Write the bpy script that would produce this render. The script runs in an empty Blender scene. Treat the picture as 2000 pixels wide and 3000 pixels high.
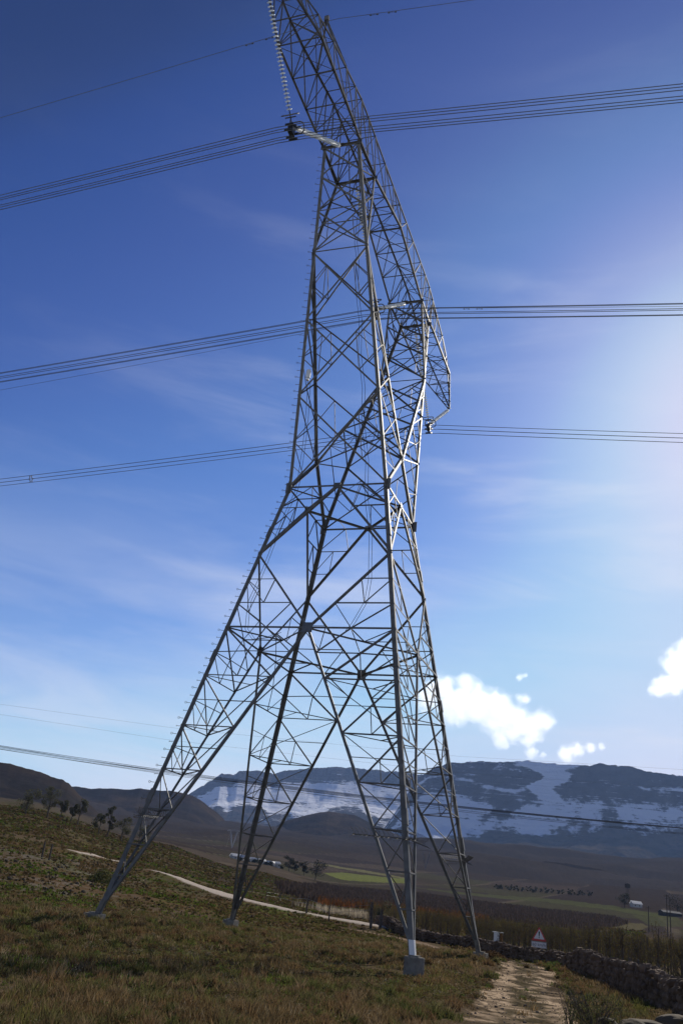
import bpy, bmesh, math, random
import numpy as np
from mathutils import Matrix, Vector
random.seed(7); rng = np.random.default_rng(11)
sc = bpy.context.scene
COL = sc.collection
R = math.radians

# ------------------------------------------------------------------ camera
UNIT = 4.5                                   # metres per tower unit (half the tower's width at its lower belt)
EYE = 2.31                                   # eye height above the tower's ground
CAM_T = np.array([-9.64744, 3.55874, -2.68255])   # camera in tower units: along the crossarm, along the line, up
T = np.array([[0.35903462, 0.93332424, 0.], [0.93332424, -0.35903462, 0.], [0., 0., 1.]])
RW = np.array([[0.99295, -0.04752, 0.10857], [0.11852, 0.39816, -0.90963], [0., 0.91609, 0.40098]])  # rows: right, down, forward
FOC = 2592.07                                # focal length in pixels of a 2000 x 3000 frame
cam = bpy.data.cameras.new('camera'); camo = bpy.data.objects.new('camera', cam); COL.objects.link(camo)
cam.sensor_fit = 'VERTICAL'; cam.sensor_height = 36.0; cam.sensor_width = 24.0
cam.lens = FOC / 3000 * 36.0; cam.clip_start = 0.1; cam.clip_end = 60000
_m = Matrix(((RW[0][0], -RW[1][0], -RW[2][0], 0), (RW[0][1], -RW[1][1], -RW[2][1], 0), (RW[0][2], -RW[1][2], -RW[2][2], EYE), (0, 0, 0, 1)))
camo.matrix_world = _m
sc.camera = camo

def W(p):                                    # tower units -> world metres
    p = np.asarray(p, float)
    return (p - CAM_T) @ T.T * UNIT + np.array([0, 0, EYE])
def ray(x, y):                               # direction through a point of the 2000 x 3000 photograph
    d = RW.T @ np.array([(x - 1000) / FOC, (y - 1500) / FOC, 1.0])
    return d / np.linalg.norm(d)
def azel(x, y):
    d = ray(x, y); return math.atan2(d[0], d[1]), math.asin(d[2])
def at(x, y, dist):                          # the point at that horizontal distance
    d = ray(x, y); return np.array([0, 0, EYE]) + d * dist / math.hypot(d[0], d[1])
def gnd(x, y, z=0.0):
    d = ray(x, y); return np.array([0, 0, EYE]) + d * (z - EYE) / d[2]

# ------------------------------------------------------------------ sun, sky, exposure
SUN_EL, SUN_AZ = R(32.4), R(27.5)            # azimuth measured from +Y towards +X
sl = bpy.data.lights.new('sun', 'SUN'); so = bpy.data.objects.new('sun', sl); COL.objects.link(so)
sl.energy = 5.0; sl.angle = R(0.5); sl.color = (1.0, 0.93, 0.82)
sd = Vector((math.sin(SUN_AZ) * math.cos(SUN_EL), math.cos(SUN_AZ) * math.cos(SUN_EL), math.sin(SUN_EL)))
so.rotation_euler = sd.to_track_quat('Z', 'Y').to_euler(); so.location = (60, 60, 60)

wd = bpy.data.worlds.new('World'); sc.world = wd; wd.use_nodes = True
nt = wd.node_tree; nt.nodes.clear()
def N(t, kind, **kw):
    n = t.nodes.new(kind)
    for k, v in kw.items():
        if k.startswith('i_'):
            key = k[2:]; key = int(key) if key.isdigit() else key.replace('_', ' ')
            n.inputs[key].default_value = v
        else: setattr(n, k, v)
    return n
sky = N(nt, 'ShaderNodeTexSky', sky_type='NISHITA', sun_disc=False, sun_elevation=SUN_EL, sun_rotation=SUN_AZ,
        altitude=900.0, air_density=1.0, dust_density=0.6, ozone_density=1.0)
tc = N(nt, 'ShaderNodeTexCoord')
# thin cirrus: noise on the sky direction, stretched along drifting streaks
mp = N(nt, 'ShaderNodeMapping'); mp.inputs['Rotation'].default_value = (0.25, 0.62, 0.3); mp.inputs['Scale'].default_value = (2.0, 3.4, 12.0)
nt.links.new(tc.outputs['Generated'], mp.inputs['Vector'])
n1 = N(nt, 'ShaderNodeTexNoise', i_Scale=1.5, i_Detail=9.0, i_Roughness=0.55, i_Distortion=0.35)
nt.links.new(mp.outputs['Vector'], n1.inputs['Vector'])
r1 = N(nt, 'ShaderNodeMapRange', i_1=0.42, i_2=0.80, i_3=0.0, i_4=0.62, interpolation_type='SMOOTHERSTEP')
nt.links.new(n1.outputs['Fac'], r1.inputs[0])
n2 = N(nt, 'ShaderNodeTexNoise', i_Scale=1.9, i_Detail=3.0, i_Roughness=0.5)
nt.links.new(tc.outputs['Generated'], n2.inputs['Vector'])
r2 = N(nt, 'ShaderNodeMapRange', i_1=0.34, i_2=0.60, i_3=0.0, i_4=1.0, interpolation_type='SMOOTHSTEP')
nt.links.new(n2.outputs['Fac'], r2.inputs[0])
sx = N(nt, 'ShaderNodeSeparateXYZ'); nt.links.new(tc.outputs['Generated'], sx.inputs[0])
r3 = N(nt, 'ShaderNodeMapRange', i_1=0.34, i_2=0.72, i_3=1.0, i_4=0.06); nt.links.new(sx.outputs[2], r3.inputs[0])
mu0 = N(nt, 'ShaderNodeMath', operation='MULTIPLY'); nt.links.new(r1.outputs[0], mu0.inputs[0]); nt.links.new(r2.outputs[0], mu0.inputs[1])
mu = N(nt, 'ShaderNodeMath', operation='MULTIPLY'); r6 = N(nt, 'ShaderNodeMapRange', i_1=-0.30, i_2=0.15, i_3=0.12, i_4=1.0); nt.links.new(sx.outputs[0], r6.inputs[0])
mu6 = N(nt, 'ShaderNodeMath', operation='MULTIPLY'); nt.links.new(r3.outputs[0], mu6.inputs[0]); nt.links.new(r6.outputs[0], mu6.inputs[1])
nt.links.new(mu0.outputs[0], mu.inputs[0]); nt.links.new(mu6.outputs[0], mu.inputs[1])
# a pale veil of high cloud low in the sky, broken by slow noise
r4 = N(nt, 'ShaderNodeMapRange', i_1=0.03, i_2=0.44, i_3=0.72, i_4=0.0, interpolation_type='SMOOTHSTEP'); nt.links.new(sx.outputs[2], r4.inputs[0])
mp5 = N(nt, 'ShaderNodeMapping'); mp5.inputs['Scale'].default_value = (1.5, 1.5, 8.0); mp5.inputs['Rotation'].default_value = (0.0, 0.12, 0.0); nt.links.new(tc.outputs['Generated'], mp5.inputs['Vector'])
n5 = N(nt, 'ShaderNodeTexNoise', i_Scale=2.2, i_Detail=6.0, i_Roughness=0.55, i_Distortion=0.5); nt.links.new(mp5.outputs[0], n5.inputs['Vector'])
r5 = N(nt, 'ShaderNodeMapRange', i_1=0.35, i_2=0.65, i_3=0.25, i_4=1.0); nt.links.new(n5.outputs['Fac'], r5.inputs[0])
m5 = N(nt, 'ShaderNodeMath', operation='MULTIPLY'); nt.links.new(r4.outputs[0], m5.inputs[0]); nt.links.new(r5.outputs[0], m5.inputs[1])
mu2 = N(nt, 'ShaderNodeMath', operation='ADD', use_clamp=True); nt.links.new(mu.outputs[0], mu2.inputs[0]); nt.links.new(m5.outputs[0], mu2.inputs[1]); mu = mu2
# the clear high-desert sky: the Nishita sky with more contrast and deeper blue, channel by channel
sp_ = N(nt, 'ShaderNodeSeparateColor'); cb = N(nt, 'ShaderNodeCombineColor'); nt.links.new(sky.outputs[0], sp_.inputs[0])
CURVES = (((0, 0), (1.1, .014), (1.6, .045), (2.2, .085), (3.2, .145), (4, .225), (5, .345), (5.8, .46), (6.6, .59), (8, .78), (10, .92), (14, 1)),
          ((0, 0), (1.76, .038), (2.0, .062), (2.5, .108), (3.3, .20), (4.2, .275), (5.2, .40), (6.0, .55), (7.0, .68), (8, .72), (9.5, .79), (12, .93), (14, 1)),
          ((0, 0), (3.1, .15), (3.5, .255), (4.3, .385), (5.4, .56), (6.4, .68), (7.3, .80), (8.4, .89), (10.5, .94), (14, 1)))
for i, pts in enumerate(CURVES):
    d1 = N(nt, 'ShaderNodeMath', operation='DIVIDE', i_1=14.0); nt.links.new(sp_.outputs[i], d1.inputs[0])
    fc_ = N(nt, 'ShaderNodeFloatCurve'); nt.links.new(d1.outputs[0], fc_.inputs['Value']); cv = fc_.mapping.curves[0]
    cv.points[0].location = (0, 0); cv.points[-1].location = (1, 1)
    for x, y in pts[1:-1]: cv.points.new(x / 14, y)
    fc_.mapping.update()
    d3 = N(nt, 'ShaderNodeMath', operation='MULTIPLY', i_1=1 / .085); nt.links.new(fc_.outputs[0], d3.inputs[0]); nt.links.new(d3.outputs[0], cb.inputs[i])
mx = N(nt, 'ShaderNodeMix', data_type='RGBA'); mx.inputs[7].default_value = (9.3, 9.7, 11.0, 1)
nt.links.new(mu.outputs[0], mx.inputs[0]); nt.links.new(cb.outputs[0], mx.inputs[6])
bg = N(nt, 'ShaderNodeBackground', i_Strength=0.085); nt.links.new(mx.outputs[2], bg.inputs['Color'])
wo = N(nt, 'ShaderNodeOutputWorld'); nt.links.new(bg.outputs[0], wo.inputs['Surface'])
sc.view_settings.view_transform = 'Standard'; sc.view_settings.look = 'None'
sc.view_settings.exposure = 0.0; sc.view_settings.gamma = 1.0
sc.cycles.use_denoising = True
sc.cycles.max_bounces = 10; sc.cycles.diffuse_bounces = 3; sc.cycles.glossy_bounces = 3; sc.cycles.transmission_bounces = 4; sc.cycles.volume_bounces = 8
sc.cycles.transparent_max_bounces = 16

# ------------------------------------------------------------------ helpers
def tag(o, label=None, cat=None, group=None, kind=None):
    if label: o['label'] = label
    if cat: o['category'] = cat
    if group: o['group'] = group
    if kind: o['kind'] = kind
    return o
def thing(name, label, cat, loc=(0, 0, 0), group=None, rotz=0):
    o = bpy.data.objects.new(name, None); COL.objects.link(o); o.location = loc; o.rotation_euler = (0, 0, rotz); o.empty_display_size = 0.2
    return tag(o, label, cat, group)

def chain_loc(o):                             # world position of an unrotated chain of parents
    p = np.zeros(3)
    while o is not None: p = p + np.array(o.location); o = o.parent
    return p

class MB:
    """collects polygons for one mesh"""
    def __init__(s): s.v = []; s.f = []
    def add(s, vs, fs):
        n = len(s.v); s.v.extend([tuple(map(float, p)) for p in vs]); s.f.extend([tuple(i + n for i in f) for f in fs])
    def prism(s, p, q, poly, a, b):
        k = len(poly)
        vs = [p + a * x + b * y for x, y in poly] + [q + a * x + b * y for x, y in poly]
        s.add(vs, [(i, (i + 1) % k, k + (i + 1) % k, k + i) for i in range(k)] + [tuple(range(k - 1, -1, -1)), tuple(range(k, 2 * k))])
    def angle(s, p, q, size, n, t=None, legs=None):
        p = np.asarray(p, float); q = np.asarray(q, float); d = q - p; L = np.linalg.norm(d)
        if L < 1e-4: return
        d /= L
        if legs is not None:
            a = legs[0] - d * (legs[0] @ d); b = legs[1] - d * (legs[1] @ d)
            a /= np.linalg.norm(a); b /= np.linalg.norm(b); sh = 0.0
        else:
            n = np.asarray(n, float); n = n - d * (n @ d)
            if np.linalg.norm(n) < 1e-6: n = np.cross(d, [0.3, 0.5, 0.8])
            n /= np.linalg.norm(n); a = np.cross(d, n); b = -n; sh = -size / 2
        t = t or size * 0.14
        poly = [(sh, 0), (sh + size, 0), (sh + size, t), (sh + t, t), (sh + t, size), (sh, size)]
        s.prism(p, q, poly, a, b)
    def box(s, c, ax, ay, az):
        c = np.asarray(c, float)
        vs = [c + sx * ax + sy * ay + sz * az for sz in (-1, 1) for sy in (-1, 1) for sx in (-1, 1)]
        s.add(vs, [(0, 2, 3, 1), (4, 5, 7, 6), (0, 1, 5, 4), (2, 6, 7, 3), (0, 4, 6, 2), (1, 3, 7, 5)])
    def tube(s, pts, r, k=6, closed=False):
        pts = [np.asarray(p, float) for p in pts]; m = len(pts); rs = r if hasattr(r, '__len__') else [r] * m
        vs = []; prev = None
        for i, p in enumerate(pts):
            if closed: d = pts[(i + 1) % m] - pts[i - 1]
            else: d = pts[min(i + 1, m - 1)] - pts[max(i - 1, 0)]
            d = d / (np.linalg.norm(d) + 1e-12)
            if prev is None:
                h = np.array([0, 0, 1.]) if abs(d[2]) < 0.9 else np.array([1., 0, 0]); a = np.cross(d, h)
            else: a = prev - d * (prev @ d)
            a /= np.linalg.norm(a) + 1e-12; prev = a; b = np.cross(d, a)
            for j in range(k):
                an = 2 * math.pi * j / k; vs.append(p + (a * math.cos(an) + b * math.sin(an)) * rs[i])
        fs = []
        for i in range(m if closed else m - 1):
            for j in range(k):
                i2 = (i + 1) % m; fs.append((i * k + j, i * k + (j + 1) % k, i2 * k + (j + 1) % k, i2 * k + j))
        if not closed: fs += [tuple(range(k - 1, -1, -1)), tuple((m - 1) * k + j for j in range(k))]
        s.add(vs, fs)
    def lathe(s, prof, k=12, c=(0, 0, 0)):
        vs = [(c[0] + r * math.cos(2 * math.pi * j / k), c[1] + r * math.sin(2 * math.pi * j / k), c[2] + z) for r, z in prof for j in range(k)]
        m = len(prof)
        fs = [(i * k + j, i * k + (j + 1) % k, (i + 1) * k + (j + 1) % k, (i + 1) * k + j) for i in range(m - 1) for j in range(k)]
        fs += [tuple(range(k - 1, -1, -1)), tuple((m - 1) * k + j for j in range(k))]
        s.add(vs, fs)
    def build(s, name, mat, parent=None, smooth=False, loc=None):
        me = bpy.data.meshes.new(name); v = np.array(s.v) if s.v else np.zeros((0, 3))
        if loc is not None: v = v - np.asarray(loc, float)
        elif parent is not None: v = v - chain_loc(parent)
        me.from_pydata(v.tolist(), [], s.f); me.update()
        if smooth: me.polygons.foreach_set('use_smooth', [True] * len(me.polygons))
        if mat: me.materials.append(mat)
        o = bpy.data.objects.new(name, me); COL.objects.link(o)
        if parent is not None: o.parent = parent
        elif loc is not None: o.location = tuple(loc)
        return o

def mesh_np(name, V, F, mat, col=None, smooth=False, parent=None):
    V = np.asarray(V, np.float32); F = np.asarray(F, np.int32); k = F.shape[1]
    me = bpy.data.meshes.new(name)
    me.vertices.add(len(V)); me.vertices.foreach_set('co', V.ravel())
    me.loops.add(F.size); me.loops.foreach_set('vertex_index', F.ravel())
    me.polygons.add(len(F)); me.polygons.foreach_set('loop_start', np.arange(0, F.size, k, dtype=np.int32))
    me.polygons.foreach_set('loop_total', np.full(len(F), k, np.int32))
    if smooth: me.polygons.foreach_set('use_smooth', np.ones(len(F), bool))
    me.update(calc_edges=True); me.validate()
    if col is not None:
        ca = me.color_attributes.new('Col', 'FLOAT_COLOR', 'POINT')
        c4 = np.ones((len(V), 4), np.float32); c4[:, :3] = col; ca.data.foreach_set('color', c4.ravel())
    me.materials.append(mat)
    o = bpy.data.objects.new(name, me); COL.objects.link(o)
    if parent is not None: o.parent = parent
    return o

def vnoise(x, y, seed=0):
    xi = np.floor(x).astype(np.int64); yi = np.floor(y).astype(np.int64); xf = x - xi; yf = y - yi
    def h(a, b):
        n = (a * 374761393 + b * 668265263 + seed * 974634777) & 0xffffffff
        n = ((n ^ (n >> 13)) * 1274126177) & 0xffffffff
        return ((n ^ (n >> 16)) & 0xffff) / 65535.0
    u = xf * xf * (3 - 2 * xf); v = yf * yf * (3 - 2 * yf)
    return (h(xi, yi) * (1 - u) + h(xi + 1, yi) * u) * (1 - v) + (h(xi, yi + 1) * (1 - u) + h(xi + 1, yi + 1) * u) * v
def fbm(x, y, seed=0, oct=5, gain=0.5):
    s = 0; a = 1; t = 0
    for i in range(oct):
        s = s + a * vnoise(x * 2 ** i + 17.3 * i, y * 2 ** i - 9.1 * i, seed + i); t += a; a *= gain
    return s / t
def sstep(a, b, x):
    t = np.clip((x - a) / (b - a), 0, 1); return t * t * (3 - 2 * t)

# ------------------------------------------------------------------ materials
def mat_new(name):
    m = bpy.data.materials.new(name); m.use_nodes = True; t = m.node_tree
    return m, t, t.nodes['Principled BSDF']
def ramp(t, stops):
    r = t.nodes.new('ShaderNodeValToRGB'); e = r.color_ramp.elements
    while len(e) > 1: e.remove(e[-1])
    e[0].position = stops[0][0]; e[0].color = (*stops[0][1], 1)
    for p, c in stops[1:]:
        q = e.new(p); q.color = (*c, 1)
    return r
def simple(name, c1, c2=None, scale=8.0, rough=0.6, metal=0.0, bump=0.0, bscale=None, detail=5.0):
    m, t, b = mat_new(name); b.inputs['Roughness'].default_value = rough; b.inputs['Specular IOR Level'].default_value = .5 if rough < .65 else .1; b.inputs['Metallic'].default_value = metal
    g = t.nodes.new('ShaderNodeNewGeometry')
    n = N(t, 'ShaderNodeTexNoise', i_Scale=scale, i_Detail=detail); t.links.new(g.outputs['Position'], n.inputs['Vector'])
    r = ramp(t, [(0.32, c1), (0.68, c2 or c1)]); t.links.new(n.outputs['Fac'], r.inputs[0]); t.links.new(r.outputs[0], b.inputs['Base Color'])
    if bump:
        n2 = N(t, 'ShaderNodeTexNoise', i_Scale=bscale or scale * 3, i_Detail=6.0); t.links.new(g.outputs['Position'], n2.inputs['Vector'])
        bp = N(t, 'ShaderNodeBump', i_Strength=bump, i_Distance=0.05); t.links.new(n2.outputs['Fac'], bp.inputs['Height']); t.links.new(bp.outputs[0], b.inputs['Normal'])
    return m
def attr_mat(name, rough=0.9, transl=0.0, nscale=None, namt=0.3, bump=0.0, bscale=1.0, bdist=1.0):
    m, t, b = mat_new(name); b.inputs['Roughness'].default_value = rough
    b.inputs['Specular IOR Level'].default_value = 0.0
    a = N(t, 'ShaderNodeVertexColor', layer_name='Col'); out = a.outputs['Color']
    g = t.nodes.new('ShaderNodeNewGeometry')
    if nscale:
        n = N(t, 'ShaderNodeTexNoise', i_Scale=nscale, i_Detail=8.0, i_Roughness=0.65); t.links.new(g.outputs['Position'], n.inputs['Vector'])
        mr = N(t, 'ShaderNodeMapRange', i_1=0.3, i_2=0.7, i_3=1 - namt, i_4=1 + namt); t.links.new(n.outputs['Fac'], mr.inputs[0])
        mm = N(t, 'ShaderNodeMix', data_type='RGBA', blend_type='MULTIPLY'); mm.inputs[0].default_value = 1
        t.links.new(out, mm.inputs[6]); t.links.new(mr.outputs[0], mm.inputs[7]); out = mm.outputs[2]
    t.links.new(out, b.inputs['Base Color'])
    if bump:
        n2 = N(t, 'ShaderNodeTexNoise', i_Scale=bscale, i_Detail=8.0, i_Roughness=0.6); t.links.new(g.outputs['Position'], n2.inputs['Vector'])
        bp = N(t, 'ShaderNodeBump', i_Strength=bump, i_Distance=bdist); t.links.new(n2.outputs['Fac'], bp.inputs['Height']); t.links.new(bp.outputs[0], b.inputs['Normal'])
    if transl:
        tr = N(t, 'ShaderNodeBsdfTranslucent'); t.links.new(out, tr.inputs['Color'])
        ms = N(t, 'ShaderNodeMixShader'); ms.inputs[0].default_value = transl
        t.links.new(b.outputs[0], ms.inputs[1]); t.links.new(tr.outputs[0], ms.inputs[2])
        t.links.new(ms.outputs[0], t.nodes['Material Output'].inputs['Surface'])
    return m

M_STEEL = simple('galvanised_steel', (0.085, 0.085, 0.08), (0.16, 0.155, 0.143), 2.5, 0.62, 0.1)
M_STEEL2 = simple('galvanised_bracing', (0.085, 0.08, 0.072), (0.16, 0.15, 0.132), 3.0, 0.62, 0.1)
M_PLATE = simple('gusset_steel', (0.13, 0.13, 0.125), (0.2, 0.2, 0.19), 4.0, 0.5, 0.5)
M_WIRE = simple('aluminium_wire', (0.10, 0.10, 0.10), (0.14, 0.14, 0.14), 1.0, 0.5, 0.6)
M_CONC = simple('concrete', (0.15, 0.135, 0.115), (0.27, 0.25, 0.21), 3.0, 0.95, 0.0, 0.6, 14)
M_WHITE = simple('white_paint', (0.72, 0.72, 0.70), (0.8, 0.8, 0.78), 2.0, 0.5)
M_DARKM = simple('dark_fittings', (0.05, 0.05, 0.05), (0.09, 0.09, 0.09), 6.0, 0.45, 0.6)

def mountain_mat():
    """Col holds: red = snow cover, green = bare rock cover, blue = how strongly beds of rock show; crisp edges come from 3D noise"""
    m, t, b = mat_new('mountain_surface'); b.inputs['Roughness'].default_value = .95; b.inputs['Specular IOR Level'].default_value = 0.0
    a = N(t, 'ShaderNodeVertexColor', layer_name='Col'); s = N(t, 'ShaderNodeSeparateColor'); t.links.new(a.outputs[0], s.inputs[0]); g = t.nodes.new('ShaderNodeNewGeometry')
    def noise(scale, detail, rough, mscale=(1, 1, 1), dist=0.0):
        mp_ = N(t, 'ShaderNodeMapping'); mp_.inputs['Scale'].default_value = mscale; t.links.new(g.outputs['Position'], mp_.inputs['Vector'])
        n = N(t, 'ShaderNodeTexNoise', i_Scale=scale, i_Detail=detail, i_Roughness=rough, i_Distortion=dist); t.links.new(mp_.outputs[0], n.inputs['Vector']); return n.outputs['Fac']
    def math_(op, x, y):
        n = N(t, 'ShaderNodeMath', operation=op)
        for i, v in enumerate((x, y)):
            if isinstance(v, (int, float)): n.inputs[i].default_value = v
            else: t.links.new(v, n.inputs[i])
        return n.outputs[0]
    def step(x, lo, hi):
        n = N(t, 'ShaderNodeMapRange', i_1=lo, i_2=hi, i_3=0., i_4=1., interpolation_type='SMOOTHSTEP'); t.links.new(x, n.inputs[0]); return n.outputs[0]
    def mix(f, c1, c2):
        n = N(t, 'ShaderNodeMix', data_type='RGBA'); t.links.new(f, n.inputs[0])
        for k, v in ((6, c1), (7, c2)):
            if isinstance(v, tuple): n.inputs[k].default_value = (*v, 1)
            else: t.links.new(v, n.inputs[k])
        return n.outputs[2]
    nf = noise(.010, 13, .68); nb = noise(.0035, 8, .6); nh = noise(.03, 10, .65)
    bed = noise(.05, 6, .62, (.02, .02, 1), .4); bed2 = noise(.12, 5, .6, (.03, .03, 1), .5)
    heath = mix(step(nb, .4, .62), (.026, .021, .017), (.085, .064, .043)); heath = mix(step(nh, .35, .7), heath, mix(step(nf, .4, .6), (.02, .02, .015), (.075, .06, .042)))  # paler warm patches: sunlit slope put into the heath colour by noise
    rock = mix(step(nf, .35, .65), (.040, .036, .036), (.078, .068, .064))
    base = mix(step(math_('ADD', s.outputs[1], math_('MULTIPLY', math_('SUBTRACT', nf, .5), .8)), .4, .6), heath, rock)
    beds = math_('ADD', math_('MULTIPLY', math_('SUBTRACT', bed, .5), 1.7), math_('MULTIPLY', math_('SUBTRACT', bed2, .5), 1.0))
    cov = math_('ADD', math_('ADD', s.outputs[0], math_('MULTIPLY', math_('SUBTRACT', nf, .5), 1.2)), math_('ADD', math_('MULTIPLY', math_('SUBTRACT', nh, .5), .7), math_('MULTIPLY', beds, s.outputs[2])))
    out = mix(step(cov, .40, .62), base, (.78, .80, .84)); t.links.new(out, b.inputs['Base Color'])
    bp = N(t, 'ShaderNodeBump', i_Strength=.9, i_Distance=22.0); hh = math_('ADD', nf, math_('MULTIPLY', bed, s.outputs[2])); t.links.new(hh, bp.inputs['Height']); t.links.new(bp.outputs[0], b.inputs['Normal'])
    return m

# ================================================================== the lattice tower
# everything in tower units (u along the crossarm, v along the line, z up from the lower belt), mirrored about u=0 and v=0
ZF, ZW, ZE, ZD = -3.04, 1.8918, 6.105, 0.95
def leg_pt(z):                               # outer corner chord of the (+,+) quarter
    if z <= ZW: return np.array([1 - .182 * z, .9932 - .1905 * z, z])
    t = (z - ZW) / (ZE - ZW); return np.array([.6557 + t * (1.9435 - .6557), .6329 + t * (.243 - .6329), z])
def mir(p, su, sv): return np.array([p[0] * su, p[1] * sv, p[2]])
TB = W([0, 0, ZF]); TB[2] = 0.0
tower = thing('transmission_tower', 'tall galvanised steel lattice power pylon with splayed legs and long V-strings, nearest in view', 'pylon', tuple(TB))
ND = lambda v: (T @ np.array(v, float))      # direction tower -> world

class TM(MB):                                # members given in tower units, sizes in metres
    def m(s, p, q, size, n): s.angle(W(p), W(q), size * (.74 if size < .1 else .84), ND(n))
    def leg(s, p, q, size, su, sv): s.angle(W(p), W(q), size, None, legs=(ND([-su, 0, 0]), ND([0, -sv, 0])))
lerp = lambda a, b, t: np.asarray(a, float) * (1 - t) + np.asarray(b, float) * t
mid = lambda a, b: lerp(a, b, .5)
def tri_redundant(B, A, P, Q, n, s1=.075, s2=.06):
    """triangle with apex A, base P..Q: two cross bars and a zigzag"""
    p1, q1, p2, q2 = lerp(A, P, .36), lerp(A, Q, .36), lerp(A, P, .68), lerp(A, Q, .68)
    B.m(p1, q1, s2, n); B.m(p2, q2, s1, n)
    B.m(p1, mid(p2, q2), s2, n); B.m(q1, mid(p2, q2), s2, n)
    B.m(p2, mid(P, Q), s1, n); B.m(q2, mid(P, Q), s2, n)

FACES = [('u', -1), ('u', 1), ('v', -1), ('v', 1)]
def corner(ax, s, e, z):                     # e = -1/+1 end along the face
    p = leg_pt(z); return mir(p, s, e) if ax == 'u' else mir(p, e, s)
def fcent(ax, s, z): return mid(corner(ax, s, -1, z), corner(ax, s, 1, z))
def fnorm(ax, s): return [s, 0, .18] if ax == 'u' else [0, s, .18]

legs = {}
LV = [0.0, -.58, -1.15, -1.62, -2.03, -2.38, -2.68]
SU_NAMES = {(-1, -1): 'left near', (-1, 1): 'right near', (1, -1): 'left far', (1, 1): 'right far'}
for su in (-1, 1):
    for sv in (-1, 1):
        foot = mir(leg_pt(ZF), su, sv)
        B = TM(); B.leg(foot + np.array([0, 0, -.02]), mir(leg_pt(ZW), su, sv), .215, su, sv)
        # splice plates where leg sections bolt together
        for zz in (-1.9, -.35, 1.25):
            p = mir(leg_pt(zz - .07), su, sv); q = mir(leg_pt(zz + .07), su, sv)
            off = np.array([su * .006, sv * .006, 0]); B.leg(p + off, q + off, .235, su, sv)
        inner = {}
        for ax, s, e in (('u', su, sv), ('v', sv, su)):
            c = fcent(ax, s, 0.0); ft = lerp(foot, c, .03)
            inner[ax] = (lambda c, ft: (lambda z: lerp(c, ft, (z - c[2]) / (ft[2] - c[2]))))(c, ft)
            B.m(c, ft, .15, fnorm(ax, s))
        lg = B.build('leg', M_STEEL, tower); legs[su, sv] = lg
        L = TM()
        for ax, s, e in (('u', su, sv), ('v', sv, su)):
            n = fnorm(ax, s); I = inner[ax]; O = lambda z: mir(leg_pt(z), su, sv)
            for i in range(len(LV) - 1):
                z0, z1 = LV[i], LV[i + 1]
                a0, a1, b0, b1 = O(z0), O(z1), I(z0), I(z1)
                L.m(a1, b1, .075, n)
                if i == 0:
                    L.m(a0, b1, .105, n); zm = (z0 + z1) / 2 - .02
                    am, dm = O(zm), mid(a0, b1); L.m(am, dm, .07, n); L.m(am, mid(a1, b1), .065, n); L.m(dm, mid(a1, b1), .06, n)
                    L.m(mid(a0, b1), mid(b0, b1), .06, n); L.m(mid(a0, b0), mid(b0, b1), .08, n); L.m(mid(a0, b0), dm, .06, n)
                elif i < 3:
                    L.m(a0, b1, .09, n); am, dm = O((z0 + z1) / 2), mid(a0, b1)
                    L.m(am, dm, .055, n); L.m(am, mid(a1, b1), .055, n); L.m(dm, mid(a1, b1), .05, n)
                    L.m(mid(b0, b1), dm, .05, n)
                else: L.m(a0, b1, .06, n)
        # the open back of the leg, between its two inner chords
        for i in range(1, len(LV)):
            p, q = inner['u'](LV[i]), inner['v'](LV[i]); nn = [-su, -sv, 0]
            L.m(p, q, .06, nn)
            if i < len(LV) - 1: L.m(p, inner['v'](LV[i + 1]), .055, nn)
            if i > 0 and i < 3: L.m(mid(p, q), mir(leg_pt(LV[i]), su, sv), .055, [0, 0, 1])
        L.build('leg_lattice', M_STEEL2, lg)
        # anti-climbing guard: a frame of outward rails with bent spikes
        zg = -2.1; G = TM(); c4 = [mir(leg_pt(zg), su, sv), inner['u'](zg), inner['v'](zg)]
        cen = sum(c4) / 3; out = [cen + (p - cen) * 1.0 for p in c4]
        for ax, s in (('u', su), ('v', sv)):
            p, q = (c4[0], c4[1]) if ax == 'u' else (c4[0], c4[2])
            d = (q - p) / np.linalg.norm(q - p); n = np.array(fnorm(ax, s), float); p2, q2 = p - d * (.10 if (su, sv) == (-1, 1) else .0), q + d * (.22 if (su, sv) == (-1, 1) else .02)
            for off in (.012,): G.m(p2 + n * off, q2 + n * off, .06, n)
            k = 15
            for j in range(k):
                b = lerp(p2, q2, (j + .5) / k) + n * .012
                for dz in (1, -1):
                    G.tube([W(b), W(b + n * .04 + np.array([0, 0, dz * .02])), W(b + n * .075 + np.array([0, 0, dz * .045]) + d * .02)], .008, 4)
        if (su, sv) != (1, -1): G.build('anti_climb_guard', M_STEEL2, lg)
        # concrete footing, its top 0.7 m above the tower's ground
        big = (su, sv) == (-1, 1)
        fp = W(foot); r0 = .39 if big else .34; F = MB()
        hgt = {(-1, -1): .25, (1, 1): .30, (1, -1): .52, (-1, 1): .85}[su, sv]
        if big: F.lathe([(r0 * 1.03, -hgt), (r0 * 1.0, -.04), (r0 * .97, 0)], 20, fp + np.array([0, 0, .02]))
        else:
            F.box(fp + np.array([0, 0, .02 - hgt / 2]), ND([1, 0, 0]) * r0, ND([0, 1, 0]) * r0, np.array([0, 0, hgt / 2]))
        F.box(fp + np.array([0, 0, .05]), ND([1, 0, 0]) * .2, ND([0, 1, 0]) * .2, np.array([0, 0, .028]))
        fo = F.build('footing', M_CONC, tower)
        mb = MB(); mb.prism(fp + np.array([0, 0, .02]), W(mir(leg_pt(ZF + .13), su, sv)), [(-.02, -.02), (.2, -.02), (.2, .2), (-.02, .2)], ND([-su, 0, 0]), ND([0, -sv, 0]))
        mb.build('stub_sleeve', M_WHITE if big else M_CONC, fo)

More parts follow.
